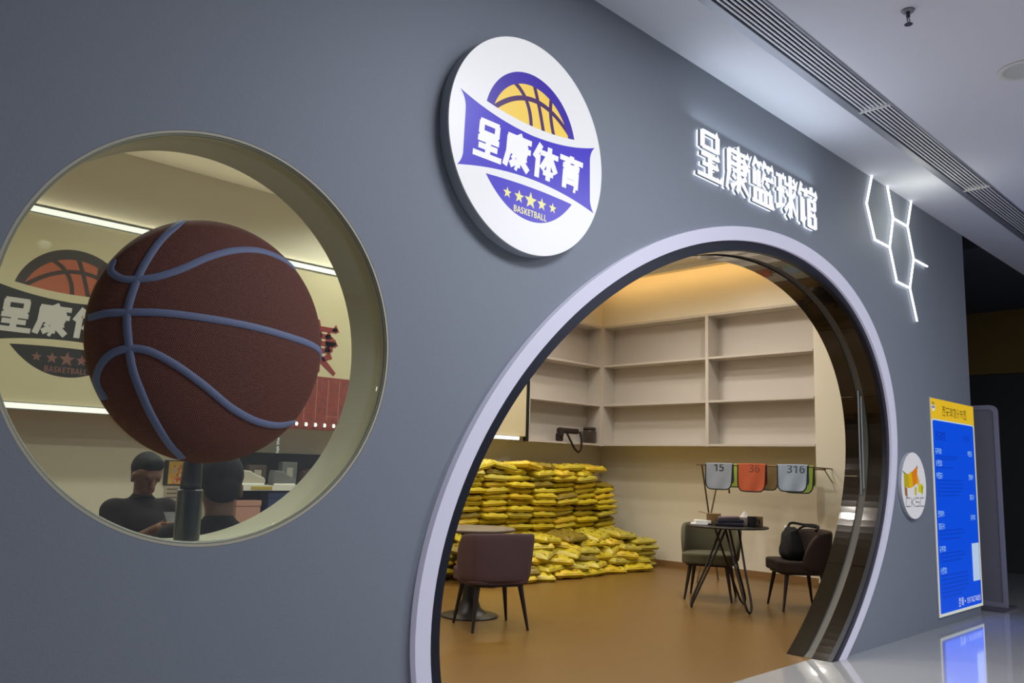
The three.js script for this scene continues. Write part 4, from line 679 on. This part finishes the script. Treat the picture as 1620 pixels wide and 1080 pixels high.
function seatedPerson(label, pos, turn, look, mats, phone) {
  const t = thing('person', label, 'person', pos, turn), J = {};
  const hip = [0, 0.54, 0], chest = [0, 0.86, 0.03], neck = [0, 1.02, 0.02];
  const L2 = (a, b, k) => a.map((v, i) => v + (b[i] - v) * k);
  const head = [0, 1.185, 0.055], f = look;                         // the face looks along +z, dropped by f
  const fd = [0, -Math.sin(f), Math.cos(f)], up = [0, Math.cos(f), Math.sin(f)];
  const H = (x, u, w) => [head[0] + x, head[1] + u * up[1] + w * fd[1], head[2] + u * up[2] + w * fd[2]];
  const sh = (s) => [s * 0.185, 0.965, 0.01], el = (s) => [s * 0.235, 0.72, 0.12], wr = (s) => [s * 0.075, 0.86, 0.31];
  const arms = [], legs = [];
  for (const s of [-1, 1]) {
    arms.push([sh(s), el(s), 0.05, 0.038], [el(s), wr(s), 0.039, 0.026]);
    legs.push([[s * 0.09, 0.53, 0.02], [s * 0.11, 0.5, 0.42], 0.082, 0.056], [[s * 0.11, 0.5, 0.42], [s * 0.11, 0.1, 0.4], 0.054, 0.036], [[s * 0.11, 0.055, 0.38], [s * 0.12, 0.035, 0.55], 0.04, 0.03]);
  }
  const torso = [[[-0.07, 0.56, 0], [0.07, 0.56, 0], 0.115], [[0, 0.62, 0.0], chest, 0.115, 0.12], [[-0.07, 0.88, 0.02], [0.07, 0.88, 0.02], 0.105], [[-0.15, 0.965, 0.01], [0.15, 0.965, 0.01], 0.062]];
  const hands = [];
  for (const s of [-1, 1]) {
    const w = wr(s), palm = [w[0] - s * 0.018, w[1] + 0.02, w[2] + 0.055];
    hands.push([w, palm, 0.026, 0.03]);
    for (let i = 0; i < 4; i++) { const b = [palm[0] - s * 0.008 + 0.0, palm[1] + 0.026 - i * 0.017, palm[2] + 0.018], len = [0.034, 0.038, 0.036, 0.028][i], m = [b[0] - s * 0.012, b[1] + 0.004, b[2] + len], e = [m[0] - s * 0.028, m[1] + 0.002, m[2] + 0.006]; hands.push([b, m, 0.0095, 0.0085], [m, e, 0.0085, 0.007]); }
    hands.push([[palm[0] - s * 0.006, palm[1] + 0.02, palm[2] - 0.01], [palm[0] - s * 0.03, palm[1] + 0.045, palm[2] + 0.015], 0.011, 0.009]);
  }
  const skull = [[H(0, 0.03, -0.02), H(0, 0.03, 0.015), 0.084, 0.078], [H(0, -0.03, 0.02), H(0, -0.075, 0.045), 0.066, 0.042], [H(0, 0.005, 0.09), H(0, -0.035, 0.108), 0.011, 0.016], [H(-0.022, -0.066, 0.083), H(0.022, -0.066, 0.083), 0.011], [H(-0.03, 0.03, 0.082), H(0.03, 0.03, 0.082), 0.012], [H(-0.083, 0.0, 0), H(-0.087, -0.035, 0.004), 0.016, 0.01], [H(0.083, 0.0, 0), H(0.087, -0.035, 0.004), 0.016, 0.01]];
  const neckB = [[neck, H(0, -0.04, -0.012), 0.057, 0.055]];
  const body = join([field([...torso, ...neckB, ...arms, ...legs, [H(0, 0, 0), H(0, -0.03, 0.02), 0.06]], [-0.36, -0.02, -0.2, 0.36, 1.3, 0.66], 0.0125, 0.035), field([...skull, [neck, H(0, -0.04, -0.012), 0.057, 0.056]], [-0.13, 0.98, -0.13, 0.13, 1.32, 0.24], 0.0055, 0.018), field(hands, [-0.2, 0.76, 0.26, 0.2, 1.02, 0.5], 0.0042, 0.006)]);
  mesh('body', body, mats.skin, t);
  const grow = (l, r) => l.map(([a, b, p, q = p]) => [a, b, p + r, q + r]);
  mesh('hair', field([[H(0, 0.056, -0.03), H(0, 0.066, 0.0), 0.087, 0.079], [H(0, -0.015, -0.045), H(0, 0.02, -0.04), 0.072, 0.082], [H(-0.025, 0.1, 0.05), H(0.03, 0.1, 0.05), 0.03]], [-0.13, 1.02, -0.16, 0.13, 1.35, 0.2], 0.007, 0.03), mats.hair, t);
  const eye = []; for (const s of [-1, 1]) eye.push(new THREE.SphereGeometry(0.009, 10, 8).translate(...H(s * 0.032, 0.012, 0.083)));
  mesh('eye', eye, std(0x1a1412, 0.3), t);
  const sleeve = []; for (const s of [-1, 1]) sleeve.push([sh(s), L2(sh(s), el(s), 0.78), 0.064, 0.056]);
  mesh('shirt', field([...grow(torso, 0.012), ...sleeve, [neck, [0, 1.035, 0.02], 0.066]], [-0.34, 0.4, -0.2, 0.34, 1.12, 0.3], 0.011, 0.04), mats.shirt, t);
  mesh('collar', at(new THREE.TorusGeometry(0.066, 0.009, 8, 28), 0, 1.035, 0.024, Math.PI / 2 - 0.25), mats.shirt, t);
  mesh('trousers', field([[[-0.08, 0.54, 0], [0.08, 0.54, 0], 0.125], ...grow([legs[0], legs[3]], 0.012), ...grow([[[-0.11, 0.5, 0.42], [-0.11, 0.13, 0.4], 0.054, 0.048], [[0.11, 0.5, 0.42], [0.11, 0.13, 0.4], 0.054, 0.048]], 0.01)], [-0.26, 0.08, -0.2, 0.26, 0.72, 0.56], 0.012, 0.03), M.trousers, t);
  return { t, hand: [0, 0.79, 0.43] };
}
function stool(label, pos) {
  const s = thing('round_stool', label, 'stool', pos);
  mesh('seat', lathe([[0.001, 0.37], [0.17, 0.37], [0.18, 0.38], [0.18, 0.405], [0.16, 0.415], [0.001, 0.417]], 32), M.tableDark, s);
  for (let i = 0; i < 4; i++) { const a = i * Math.PI / 2 + 0.6; mesh('leg', rod([0.17 * Math.cos(a), 0, 0.17 * Math.sin(a)], [0.11 * Math.cos(a), 0.372, 0.11 * Math.sin(a)], 0.011), M.greyMetal, s); }
}
{
  const a = seatedPerson('short haired man in a dark polo shirt, sitting and looking down at a phone', [2.17, 0, -2.7], 6 * R, 0.42, { skin: M.skin, hair: M.hair, shirt: M.shirt });
  stool('round stool under the man who looks at a phone', [2.17, 0, -2.7]);
  const c = Math.cos(6 * R), s = Math.sin(6 * R), lx = 0, lz = 0.405;
  const p = thing('mobile_phone', 'mobile phone held in both hands by the seated man', 'phone', [2.17 + lz * s, 0.915, -2.7 + lz * c], 6 * R);
  mesh('body', at(rbx(0.075, 0.15, 0.008, 0.004), 0, 0, 0, -0.7), std(0x1a1a1e, 0.3), p);
  mesh('screen', at(new THREE.PlaneGeometry(0.068, 0.142).rotateY(Math.PI).translate(0, 0, -0.0045), 0, 0, 0, -0.7), glow(0xcfd8ff, 0.25, 0x222222), p);
  seatedPerson('person with short black hair and dark top sitting with back to the round window', [1.64, 0, -0.52], 168 * R, 0.35, { skin: M.skin, hair: M.hair, shirt: M.shirtDark });
  stool('round stool under the person whose back is to the round window', [1.64, 0, -0.52]);
}

renderer.render(scene, camera);
